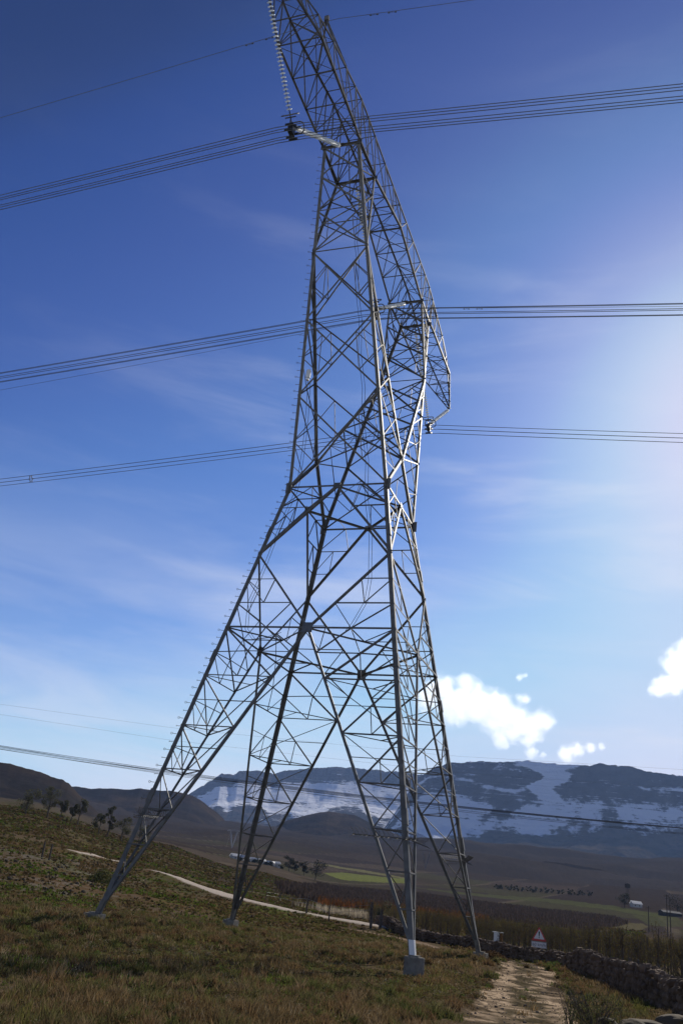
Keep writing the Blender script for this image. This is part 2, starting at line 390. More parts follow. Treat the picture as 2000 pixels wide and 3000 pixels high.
# belts and diamond panels between the two belts, plan bracing inside them
Bd = TM()
for ax, s in FACES:
    n = fnorm(ax, s); Wa, Wb, Wc = corner(ax, s, -1, ZW), corner(ax, s, 1, ZW), fcent(ax, s, ZW)
    Da, Db = corner(ax, s, -1, ZD), corner(ax, s, 1, ZD); Ma, Mb_, Mc = corner(ax, s, -1, 0), corner(ax, s, 1, 0), fcent(ax, s, 0)
    Bd.m(Wa, Wb, .13, n); Bd.m(Ma, Mb_, .12, n)
    for D in (Da, Db): Bd.m(Wc, D, .16, n); Bd.m(D, Mc, .13, n)
    tri_redundant(Bd, Da, Wa, Wc, n); tri_redundant(Bd, Db, Wb, Wc, n)
    tri_redundant(Bd, Da, Ma, Mc, n); tri_redundant(Bd, Db, Mb_, Mc, n)
for z, sz in ((ZW, .14), (0, .11)):
    fc = [fcent('u', -1, z), fcent('v', -1, z), fcent('u', 1, z), fcent('v', 1, z)]
    for i in range(4):
        a, b = fc[i], fc[(i + 1) % 4]; Bd.m(a, b, sz, [0, 0, 1])
        c = mir(leg_pt(z), np.sign(a[0] + b[0]), np.sign(a[1] + b[1])); Bd.m(c, mid(a, b), .08, [0, 0, 1])
        for e in (a, b): Bd.m(mid(c, e), mid(a, b), .06, [0, 0, 1])
Bd.build('body_lattice', M_STEEL2, tower)

# the forks
ZO = [ZW, 3.0, 3.93, 4.77, 5.29, 5.73, ZE]
CR = np.array([0, .5956, 2.5645]); KN = leg_pt(4.77); EI = np.array([1.316, .2703, ZE])
def inn(z): return lerp(CR, KN, (z - CR[2]) / (KN[2] - CR[2])) if z <= KN[2] else lerp(KN, EI, (z - KN[2]) / (EI[2] - KN[2]))
ZI = [CR[2], 3.42, 4.09, 4.77, 5.29, 5.73, ZE]
def xpanel(B, a0, b0, a1, b1, n, size, red):
    B.m(a0, b1, size, n); B.m(b0, a1, size, n)
    if red:
        # crossing point of the two diagonals of the trapezium
        wa = np.linalg.norm(b0 - a0); wb = np.linalg.norm(b1 - a1); c = lerp(a0, b1, wa / (wa + wb))
        for lo, hi in ((a0, a1), (b0, b1)):
            q1, q2, m_ = mid(lo, c), mid(hi, c), mid(lo, hi); B.m(q1, q2, .06, n); B.m(m_, q1, .065, n); B.m(m_, q2, .065, n)
forks = {}
for su in (-1, 1):
    B = TM(); L = TM(); no = [su, 0, -.3]; ni = [-su, 0, .7]
    for sv in (-1, 1):
        B.leg(mir(leg_pt(ZW), su, sv), mir(leg_pt(ZE), su, sv), .18, su, sv)
        B.leg(mir(CR, su, sv), mir(KN, su, sv), .16, -su, sv)
        B.leg(mir(KN, su, sv), mir(EI, su, sv), .13, -su, sv)
        B.m(mir(leg_pt(ZW), su, sv), mir(CR, su, sv), .19, [0, sv, .1])
        # side wedge between outer and inner chord
        n = [0, sv, .1]; O = lambda z: mir(leg_pt(z), su, sv); I = lambda z: mir(inn(z), su, sv)
        zig = [O(ZW), I(ZI[0]), O(3.0), I(3.42), O(3.93), I(4.09)]
        L.m(O(3.0), I(ZI[0]), .09, n); L.m(O(3.0), I(3.42), .09, n); L.m(I(3.42), O(3.93), .09, n); L.m(O(3.93), I(4.09), .085, n); L.m(I(4.09), O(4.4), .07, n)
        for a, b, c in ((O(ZW), O(3.0), I(ZI[0])), (O(3.0), O(3.93), I(3.42)), (I(ZI[0]), I(3.42), O(3.0)), (I(3.42), I(4.09), O(3.93))):
            m_ = mid(a, b); L.m(m_, mid(a, c), .06, n); L.m(m_, mid(b, c), .06, n)
        L.m(mid(O(ZW), O(3.0)), mid(O(ZW), I(ZI[0])), .065, n); L.m(mid(mid(O(ZW), O(3.0)), O(ZW)), mid(O(ZW), I(ZI[0])), .06, n)
        for z0, z1 in ((4.77, 5.29), (5.29, 5.73), (5.73, ZE)):
            L.m(O(z1), I(z1), .085, n)
            if z0 > 4.8: L.m(O(z0), I(z1), .085, n); L.m(mid(O(z0), O(z1)), mid(O(z0), I(z1)), .06, n)
    for i in range(6):
        Oa = lambda z: mir(leg_pt(z), su, -1); Ob = lambda z: mir(leg_pt(z), su, 1); Ia = lambda z: mir(inn(z), su, -1); Ib = lambda z: mir(inn(z), su, 1)
        xpanel(L, Oa(ZO[i]), Ob(ZO[i]), Oa(ZO[i + 1]), Ob(ZO[i + 1]), no, .115 if i < 3 else .105, i < 4)
        xpanel(L, Ia(ZI[i]), Ib(ZI[i]), Ia(ZI[i + 1]), Ib(ZI[i + 1]), ni, .105 if i < 3 else .095, i < 3)
    L.m(Oa(5.29), Ob(5.29), .08, no); L.m(Ia(5.29), Ib(5.29), .08, ni)
    for p, q in ((Oa(ZE), Ob(ZE)), (Ia(ZE), Ib(ZE)), (Oa(ZE), Ia(ZE)), (Ob(ZE), Ib(ZE))): L.m(p, q, .15, [0, 0, 1])
    L.m(Oa(ZE), Ib(ZE), .09, [0, 0, 1]); L.m(Ob(ZE), Ia(ZE), .09, [0, 0, 1])
    L.m(Oa(4.77), Ob(4.77), .09, no)
    fk = B.build('fork', M_STEEL, tower); L.build('fork_lattice', M_STEEL2, fk); forks[su] = fk
# lower crotch panels of the two side faces: belt to crossing point of the forks
for sv in (-1, 1):
    pass

# the crossarm
def bot(u):
    a = abs(u)
    if a <= 1.316: return np.array([u, .25 + .0203 * a / 1.316, 6.42 + (ZE - 6.42) * a / 1.316])
    if a <= 1.9435: return np.array([u, .2703 + (.262 - .2703) * (a - 1.316) / .6275, ZE])
    if a <= 3.45: return np.array([u, .270, ZE])
    return np.array([u, .270 + (.022 - .270) * (a - 3.45) / (4.62 - 3.45), ZE])
def top(u):
    a = abs(u)
    if a <= 1.9: return np.array([u, .2, 6.87])
    if a <= 3.3: return np.array([u, .2, 6.87 - .32 * (a - 1.9) / 1.4])
    return np.array([u, .2 + (.02 - .2) * (a - 3.3) / 1.32, 6.55 - .37 * (a - 3.3) / 1.32])
UN = [0, .4, .82, 1.316, 1.63, 1.9435, 2.2, 2.55, 3.0, 3.45, 3.75, 4.05, 4.35, 4.62]
B = TM(); L = TM()
for su in (-1, 1):
    for i in range(len(UN) - 1):
        a, b = UN[i] * su, UN[i + 1] * su
        for sv in (-1, 1):
            p0, p1, t0, t1 = mir(bot(a), 1, sv), mir(bot(b), 1, sv), mir(top(a), 1, sv), mir(top(b), 1, sv)
            sz = .125 if UN[i] < 3.4 else .10
            B.leg(p0, p1, sz, 0.001 * su, sv) if False else B.angle(W(p0), W(p1), sz, None, legs=(ND([0, -sv, 0]), ND([0, 0, 1])))
            B.angle(W(t0), W(t1), .105 if UN[i] < 3.4 else .085, None, legs=(ND([0, -sv, 0]), ND([0, 0, -1])))
            n = [0, sv, 0]
            L.m(p1, t1, .06, n); L.m(p0, t1, .07, n)
            
        for f, n, s1 in ((bot, [0, 0, -1], .065), (top, [0, 0, 1], .05)):
            pa, pb, qa, qb = mir(f(a), 1, -1), mir(f(a), 1, 1), mir(f(b), 1, -1), mir(f(b), 1, 1)
            L.m(qa, qb, s1, n)
            if not (1.3 < UN[i] < 1.9 and f is bot):
                if i in (0, 1, 6, 8) and f is bot: L.m(pa, qb, s1 * .8, n); L.m(pb, qa, s1 * .8, n)
                elif i % 2: L.m(pa, qb, s1 * .8, n)
                else: L.m(pb, qa, s1 * .8, n)
        if i in (2, 4, 8):                   # diaphragms across the box
            L.m(mir(bot(b), 1, -1), mir(top(b), 1, 1), .07, [su, 0, 0]); L.m(mir(bot(b), 1, 1), mir(top(b), 1, -1), .07, [su, 0, 0])
L.m(mir(bot(0), 1, -1), mir(bot(0), 1, 1), .1, [0, 0, 1]); L.m(mir(top(0), 1, -1), mir(top(0), 1, 1), .08, [0, 0, 1])
for sv in (-1, 1): L.m(mir(bot(0), 1, sv), mir(top(0), 1, sv), .075, [0, sv, 0])
arm = B.build('crossarm', M_STEEL, tower); L.build('crossarm_lattice', M_STEEL2, arm)
# earth-wire peaks
for su in (-1, 1):
    B = TM(); ap = np.array([2.9 * su, 0, 7.20])
    for sv in (-1, 1):
        a, b = mir(top(3.0 * su), 1, sv), mir(top(2.55 * su), 1, sv)
        B.m(a, ap, .1, [su, sv, 0]); B.m(b, ap, .1, [-su, sv, 0])
        B.m(mid(a, ap), lerp(b, ap, .5), .05, [0, sv, 0]); B.m(b, lerp(a, ap, .5), .05, [0, sv, 0])
    B.box(W(ap), ND([1, 0, 0]) * .08, ND([0, 1, 0]) * .12, np.array([0, 0, .16]))
    B.build('earth_wire_peak', M_STEEL2, tower)
# gusset plates
gus = []
for ax, s in FACES:
    n = fnorm(ax, s)
    gus += [(fcent(ax, s, 0), .26, .27, n), (fcent(ax, s, ZW), .20, .17, n)]
for su in (-1, 1):
    for sv in (-1, 1):
        p = mir(leg_pt(ZW), su, sv); gus += [(p + np.array([-su * .015, 0, 0]), .17, .32, [su, 0, 0]), (p + np.array([0, -sv * .015, 0]), .17, .32, [0, sv, 0])]
        gus += [(mir(CR, su, sv) * np.array([0, 1, 1]), .16, .2, [0, sv, 0])] if su == 1 else []
        gus += [(mir(leg_pt(ZE), su, sv), .15, .17, [su, 0, 0]), (mir(EI, su, sv), .11, .13, [-su, 0, 0])]
    for u in (1.9435, 1.316): gus.append((np.array([u * su, 0, ZE - .01]), .2, .16, [su * .3, 0, 1]))
    gus.append((np.array([4.60 * su, 0, ZE]), .15, .1, [0, 0, 1]))
for p, a, b, n in gus:
    n = ND(n); n = n / np.linalg.norm(n); h = np.array([0, 0, 1.]) if abs(n[2]) < .8 else ND([1, 0, 0]); x = np.cross(h, n); x /= np.linalg.norm(x); y = np.cross(n, x)
    g = MB(); c = W(p); g.box(c + n * .014, x * a, y * b, n * .009)
    for i in range(-1, 2):
        for j in range(-1, 2): g.box(c + x * a * .7 * i + y * b * .7 * j + n * .032, x * .018, y * .018, n * .012)
    g.build('gusset_plate', M_PLATE, tower)
# step bolts up the near left leg and on up the fork: loops and plain pegs by turns
sb = {}
for kind in (0, 1):
    m_ = MB(); d = ND([-.45, -.9, 0]) if kind else ND([-.15, -1, 0]); d = d / np.linalg.norm(d)
    m_.tube([np.zeros(3), d * .19], .012, 5)
    if kind: m_.tube([d * .19 + d * .045 * (1 - math.cos(a)) + np.array([0, 0, .045 * math.sin(a)]) for a in np.linspace(0, 2 * math.pi, 10)[:-1]], .010, 4, True)
    else: m_.tube([d * .19 - np.array([0, 0, .035]), d * .19 + np.array([0, 0, .035])], .012, 5)
    o = m_.build('step_bolt', M_STEEL2, None); sb[kind] = o.data; bpy.data.objects.remove(o)
zz = -2.2; i = 0
while zz < 6.0 and i < 99:
    par = legs[-1, -1] if zz < ZW else forks[-1]
    o = bpy.data.objects.new('step_bolt', sb[i % 2]); COL.objects.link(o); o.parent = par
    o.location = tuple(W(mir(leg_pt(zz), -1, -1)) - chain_loc(par)); zz += .086; i += 1
# junction box and the two pairs of cables clipped down the tower
jb = MB(); c = W(mir(leg_pt(3.28), -1, -1) + np.array([.05, .09, 0]))
jb.lathe([(.10, -.28), (.13, -.25), (.13, .22), (.10, .26)], 12, c); jb.box(c - np.array([0, 0, .36]), ND([1, 0, 0]) * .09, ND([0, 1, 0]) * .07, np.array([0, 0, .06]))
jb.build('junction_box', M_WHITE, tower)
for off in (0, .035):
    pts = [mir(leg_pt(z), -1, -1) + np.array([.06, .09 + off + .02 * math.sin(z * 3), 0]) for z in np.linspace(3.2, .35, 22)]
    pts += [mir(leg_pt(z), -1, -1) + np.array([.1, w + off, 0]) for z, w in ((.2, .13), (.0, .2), (-.12, .34), (-.1, .5), (-.03, .62))]
    k = MB(); k.tube([W(p) for p in pts], .013, 5); k.build('fibre_cable', M_DARKM, tower)
    pts = [np.array([-1.33, .08 + off, 6.08]), np.array([-1.34, .10 + off, 5.4])]
    pts += [lerp(np.array([-1.36, .11 + off, 5.0]), np.array([-1.02, .66 + off, 0.55]), t) + np.array([0, .015 * math.sin(t * 30), 0]) for t in np.linspace(0, 1, 20)]
    pts += [np.array([-1.0, .62 + off, .3]), np.array([-1.0, .5 + off, .05]), np.array([-.95, .42 + off, -.02])]
    k = MB(); k.tube([W(p) for p in pts], .013, 5); k.build('fibre_cable', M_DARKM, tower)

# ------------------------------------------------------------------ insulator strings, yokes, conductors
def glass_mat():
    m, t, b = mat_new('insulator_glass'); b.inputs['Base Color'].default_value = (.85, .9, .88, 1); b.inputs['Roughness'].default_value = .28; b.inputs['Specular IOR Level'].default_value = 1.0; b.inputs['Coat Weight'].default_value = 1.0; b.inputs['Coat Roughness'].default_value = .15
    tr = N(t, 'ShaderNodeBsdfTranslucent'); tr.inputs['Color'].default_value = (1, 1, .99, 1)
    ms = N(t, 'ShaderNodeMixShader'); ms.inputs[0].default_value = .6
    t.links.new(b.outputs[0], ms.inputs[1]); t.links.new(tr.outputs[0], ms.inputs[2]); t.links.new(ms.outputs[0], t.nodes['Material Output'].inputs['Surface'])
    return m
M_GLASS = glass_mat()
d_ = MB(); d_.lathe([(.02, -.035), (.045, -.03), (.10, -.038), (.136, -.022), (.14, -.005), (.115, .016), (.06, .034), (.045, .04)], 14)
_o = d_.build('glass_disc', M_GLASS, None, True); DISC = _o.data; bpy.data.objects.remove(_o)
c_ = MB(); c_.lathe([(.015, -.105), (.02, -.075), (.03, -.06), (.034, .03), (.03, .055), (.015, .075)], 8)
_o = c_.build('disc_cap', M_DARKM, None, True); CAP = _o.data; bpy.data.objects.remove(_o)
S_, ZY = 3.2785, 4.985
PH = {-1: 'nearest phase', 0: 'middle phase in the tower window', 1: 'farthest phase'}
def rrect(c, ex, ey, a, b, r=.1, k=4):
    pts = []
    for sx, sy, a0 in ((1, 1, 0), (-1, 1, 90), (-1, -1, 180), (1, -1, 270)):
        for j in range(k + 1):
            an = R(a0 + 90 * j / k); pts.append(c + ex * (sx * (a - r) + r * math.cos(an)) + ey * (sy * (b - r) + r * math.sin(an)))
    return pts
for ph in (-1, 0, 1):
    yk = W([ph * S_, 0, ZY])
    for side in (-1, 1):
        au = ph * S_ + side * 1.335
        if abs(au) > 4.6: au = math.copysign(4.6, au)
        if ph == 0: au = side * 1.316
        a = W([au, 0, ZE - .03]); d = yk - a; Ln = np.linalg.norm(d); d /= Ln
        where = {(-1, -1): 'hanging in from the top edge, outer string of the nearest phase', (-1, 1): 'string running to the near fork, inner string of nearest phase',
                 (0, -1): 'seen end-on behind the right fork leg, near string of the tower-window phase', (0, 1): 'gleaming short-looking string to the far fork inside the tower window',
                 (1, -1): 'seen through the far fork lattice, inner string of the farthest phase', (1, 1): 'gleaming string hanging from the crossarm tip, outer string of the farthest phase'}[ph, side]
        st = thing('insulator_string', 'glass insulator ' + where, 'insulator', tuple(a), 'V-string insulators under the crossarm')
        q = Vector((-d[0], -d[1], -d[2])).to_track_quat('Z', 'Y').to_euler()
        n_ = int((Ln - .95) / .178); s0 = .42
        for i in range(n_):
            p = d * (s0 + .178 * (i + .5))
            o = bpy.data.objects.new('glass_disc', DISC); COL.objects.link(o); o.parent = st; o.location = tuple(p); o.rotation_euler = q
            c = bpy.data.objects.new('disc_cap', CAP); COL.objects.link(c); c.parent = o
        lk = MB(); lk.tube([a + np.array([0, 0, .03]), a + d * s0], .03, 6); lk.build('top_link', M_DARKM, st)
        lk = MB(); lk.tube([a + d * (s0 + .178 * n_), yk - d * .1], .03, 6)
        e = a + d * (Ln - .42); ex = ND([0, 1, 0]); ey = np.cross(d, ex)
        lk.box(e, ex * .28, ey * .03, d * .03); lk.build('bottom_link', M_DARKM, st)
        rg = MB(); rg.tube(rrect(e - d * .12, ex, ey, .42, .27, .2), .032, 6, True); rg.build('corona_ring', M_STEEL2, st)
    y = MB(); ex, eu = ND([0, 1, 0]), ND([1, 0, 0])
    y.box(yk, eu * .30, ex * .02, np.array([0, 0, .18])); y.box(yk - np.array([0, 0, .30]), eu * .16, ex * .12, np.array([0, 0, .2]))
    for j in range(6):
        an = R(60 * j + 30); c = yk + np.array([0, 0, -.35]) + eu * (.36 * math.cos(an)) + np.array([0, 0, .36 * math.sin(an)])
        y.box(c, eu * .035, ex * .22, np.array([0, 0, .05])); y.tube([yk + np.array([0, 0, -.35]), c], .03, 5)
    tag(y.build('conductor_yoke', M_DARKM, None, loc=yk), 'dark steel yoke clamping the wires of the ' + PH[ph], 'yoke', 'yokes at the foot of the V-strings')
    for j in range(6):
        an = R(60 * j + 30); pts = []
        for v in np.concatenate([np.linspace(-62, -4, 40), np.linspace(-3.5, 3.5, 22), np.linspace(4, 62, 40)]):
            s = .118 if v > 0 else .076
            p = W([ph * S_, v, ZY - s * abs(v) * (1 - abs(v) / 95)]) + np.array([0, 0, -.35]) + eu * (.36 * math.cos(an)) + np.array([0, 0, .36 * math.sin(an)])
            if abs(v) < .12: p = p
            pts.append(p)
        wv = MB(); wv.tube(pts, .019, 5)
        tag(wv.build('conductor_wire', M_WIRE, None, loc=pts[50]), 'dark aluminium wire in the six-wire bundle of the ' + PH[ph], 'power line', 'conductor bundles through the tower')
for su in (-1, 1):
    pts = []; s_r, s_l = .128, .105
    ew = lambda v: W([su * 2.9, v, 7.17 - (s_r if v > 0 else s_l) * abs(v) * (1 - abs(v) / 110)])
    pts = [ew(v) for v in np.concatenate([np.linspace(-62, -3, 40), np.linspace(-2.5, 2.5, 16), np.linspace(3, 62, 40)])]
    wv = MB(); wv.tube(pts, .014, 5)
    tag(wv.build('earth_wire', M_WIRE, None, loc=ew(0)), 'thin earth wire over the ' + ('near peak, across the top of the photo' if su < 0 else 'far peak, just under the middle conductors'), 'power line', 'earth wires on the tower peaks')
    for v, w in ((.62, 'first to the right'), (.85, 'second to the right'), (-.75, 'first to the left'), (-1.02, 'second to the left')):
        c = ew(v); dd = ew(v + .1) - ew(v - .1); dd /= np.linalg.norm(dd); k = MB()
        k.tube([c, c - np.array([0, 0, .09])], .016, 5); k.tube([c - np.array([0, 0, .09]) - dd * .24, c - np.array([0, 0, .09]) + dd * .24], .009, 5)
        for e in (-1, 1): k.tube([c - np.array([0, 0, .09]) + dd * e * .14, c - np.array([0, 0, .09]) + dd * e * .25], .034, 6)
        tag(k.build('vibration_damper', M_DARKM, None, loc=c), 'small dumbbell damper on the ' + ('near' if su < 0 else 'far') + ' earth wire, ' + w + ' of its peak', 'damper', 'dampers on the earth wires')
# one spacer on the far bundle, left of the tower
v = -8.1; c = W([S_, v, ZY - .076 * abs(v) * (1 - abs(v) / 95)]) + np.array([0, 0, -.35]); k = MB(); eu = ND([1, 0, 0]); ring = []
for j in range(6):
    an = R(60 * j + 30); p = c + eu * (.36 * math.cos(an)) + np.array([0, 0, .36 * math.sin(an)]); ring.append(c + (p - c) * .62); k.tube([c + (p - c) * .62, p], .035, 5)
k.tube(ring, .035, 5, True)
tag(k.build('spacer_damper', M_DARKM, None, loc=c), 'ring spacer holding the farthest bundle apart, left of the tower', 'spacer')

# ================================================================== terrain
ELT_X = [-1600, 0, 383, 701, 1020, 1403, 2000, 3600]      # columns: x in the photograph
ELT_R = [0, 55, 80, 130, 200, 300, 450, 700, 1200, 2000, 3200]
ELT = {  # degrees above the eye beyond 55 m; inside it the ground is level
    0: [-.75, .65, 1.75, 2.75, 3.0, 3.1, 3.3, 3.5, 3.9],
    383: [-1.15, -.15, .8, 1.75, 2.0, 2.15, 2.3, 3.1, 3.8],
    701: [-1.5, -.6, .0, .7, 1.2, 1.65, 2.25, 3.0, 3.8],
    1020: [-1.6, -.95, -.5, -.1, .45, 1.05, 1.9, 2.9, 4.0],
    1403: [-1.65, -1.0, -.62, -.3, .3, 1.0, 1.85, 2.9, 4.1],
    2000: [-1.65, -1.02, -.64, -.25, .4, 1.2, 2.2, 3.1, 4.3]}
_cols = []
for x in ELT_X:
    xx = min(max(x, 0), 2000); row = ELT[xx]
    hz = [0, 0] + [EYE + r * math.tan(R(e)) for r, e in zip(ELT_R[2:], row)]
    _cols.append(hz)
_az = [azel(min(max(x, 0), 2000), 2640)[0] for x in ELT_X]; _az[0] = R(-75); _az[-1] = R(75)
_cols = np.array(_cols); _az = np.array(_az)
_spl_r = np.array(ELT_R, float)
def ground_z(X, Y, rough=True):
    X = np.asarray(X, float); Y = np.asarray(Y, float)
    r = np.hypot(X, Y); a = np.clip(np.arctan2(X, Y), _az[0], _az[-1])
    # smooth in r by sampling the piecewise-linear profile at three radii
    z = 0
    for k, w in ((.9, .25), (1.0, .5), (1.1, .25)):
        zz = np.stack([np.interp(r * k, _spl_r, c) for c in _cols])          # columns x points
        j = np.clip(np.searchsorted(_az, a) - 1, 0, len(_az) - 2); t = (a - _az[j]) / (_az[j + 1] - _az[j]); t = t * t * (3 - 2 * t)
        idx = np.arange(z_len(a)); zf = zz.reshape(len(_az), -1)
        z = z + w * (zf[j.ravel(), idx] * (1 - t.ravel()) + zf[j.ravel() + 1, idx] * t.ravel()).reshape(a.shape)
    for bx, by, bh in BUMPS: z = z + bh * np.exp(-((X - bx) ** 2 + (Y - by) ** 2) / 75.0)
    if ROADS: z = z + ROAD_UP * np.exp(-(path_dist(X.ravel(), Y.ravel(), ROADS[0]).reshape(X.shape) / 4.5) ** 2) + ROAD_UP * np.exp(-(path_dist(X.ravel(), Y.ravel(), ROADS[1]).reshape(X.shape) / 4.5) ** 2)
    if rough:
        amp = .05 + .5 * sstep(70, 200, r) + 1.2 * sstep(200, 700, r)
        left = sstep(R(2), R(-8), a)
        z = z + (fbm(X / 9, Y / 9, 3) - .5) * amp * (.35 + .65 * left) * 1.4 + (fbm(X / 1.7, Y / 1.7, 5, 3) - .5) * .12
        z = z + (fbm(X / 45, Y / 45, 9, 3) - .5) * 3.0 * sstep(120, 400, r) * left
        z = z + (fbm(X / 420, Y / 420, 13, 5) - .5) * 75 * sstep(1200, 2200, r)
    return z
BUMPS = [(*W(mir(leg_pt(ZF), su, sv))[:2], b) for su, sv, b in ((-1, -1, .48), (1, 1, .44), (1, -1, .22))]
ROADS, ROAD_UP = [], .55
def z_len(a): return int(np.size(a))
def gz(x, y): return float(ground_z(np.array([x]), np.array([y]))[0])
def hit_ground(px, py):
    """first point of the terrain seen at that place in the photograph"""
    d = ray(px, py); h = math.hypot(d[0], d[1]); rs = np.geomspace(12, 3000, 900)
    X, Y, Z = d[0] / h * rs, d[1] / h * rs, EYE + d[2] / h * rs
    g = ground_z(X, Y); k = np.where(Z < g)[0]; k = k[0] if len(k) else len(rs) - 1
    return np.array([X[k], Y[k], g[k]])

def in_poly(X, Y, poly):
    inside = np.zeros(X.shape, bool); n = len(poly)
    for i in range(n):
        x1, y1 = poly[i][:2]; x2, y2 = poly[(i + 1) % n][:2]
        c = ((y1 > Y) != (y2 > Y)) & (X < (x2 - x1) * (Y - y1) / (y2 - y1 + 1e-12) + x1); inside ^= c
    return inside
def path_dist(X, Y, pts):
    d = np.full(X.shape, 1e9)
    for (x1, y1), (x2, y2) in zip([p[:2] for p in pts[:-1]], [p[:2] for p in pts[1:]]):
        dx, dy = x2 - x1, y2 - y1; t = np.clip(((X - x1) * dx + (Y - y1) * dy) / (dx * dx + dy * dy + 1e-9), 0, 1)
        d = np.minimum(d, np.hypot(X - x1 - t * dx, Y - y1 - t * dy))
    return d
def resample(pts, step):
    pts = [np.array(p[:2], float) for p in pts]
    # Catmull-Rom
    out = []
    for i in range(len(pts) - 1):
        p0, p1, p2, p3 = pts[max(i - 1, 0)], pts[i], pts[i + 1], pts[min(i + 2, len(pts) - 1)]
        n = max(2, int(np.linalg.norm(p2 - p1) / step))
        for k in range(n):
            t = k / n; out.append(.5 * ((2 * p1) + (p2 - p0) * t + (2 * p0 - 5 * p1 + 4 * p2 - p3) * t * t + (3 * p1 - p0 - 3 * p2 + p3) * t ** 3))
    return out + [pts[-1]]

# lines on the ground, each given where it lies in the photograph
TR_L = [gnd(*p) for p in ((1230, 3140), (1305, 3000), (1392, 2948), (1412, 2905), (1455, 2868), (1470, 2834), (1466, 2812), (1440, 2800))]
TR_R = [gnd(*p) for p in ((1770, 3140), (1712, 3000), (1680, 2951), (1646, 2905), (1610, 2866), (1557, 2826), (1500, 2812), (1440, 2795))]
TR_L, TR_R = resample(TR_L, 1.0), resample(TR_R, 1.0)
def poly_pair(L, Rr, n):
    f = lambda P: np.stack([np.interp(np.linspace(0, 1, n), np.linspace(0, 1, len(P)), [p[k] for p in P]) for k in (0, 1)], 1)
    return f(L), f(Rr)
WALL = [gnd(*p)[:2] for p in ((1106, 2727), (1219, 2753), (1405, 2787), (1476, 2803), (1572, 2821), (1649, 2840), (1702, 2872), (1800, 2906), (1890, 2940), (2000, 2978), (2120, 3030), (2300, 3120))]
WALL = resample(WALL, .5)
ROAD = [hit_ground(*p) for p in ((463, 2562), (512, 2577), (602, 2611), (690, 2643), (760, 2658), (840, 2678), (930, 2694), (1030, 2713), (1103, 2727))]
ROADL = [hit_ground(*p) for p in ((215, 2503), (282, 2516), (355, 2534))]
ROADS = [ROAD, ROADL]
ROAD2 = [hit_ground(*p) for p in ((640, 2596), (740, 2613), (825, 2624), (900, 2655), (960, 2690))]
SIDE = [gnd(*p) for p in ((1190, 2790), (1235, 2782), (1275, 2778), (1218, 2760), (1120, 2742), (1040, 2729), (940, 2716))]
PATH = [gnd(*p) for p in ((1445, 2798), (1390, 2794), (1330, 2788), (1275, 2778))]

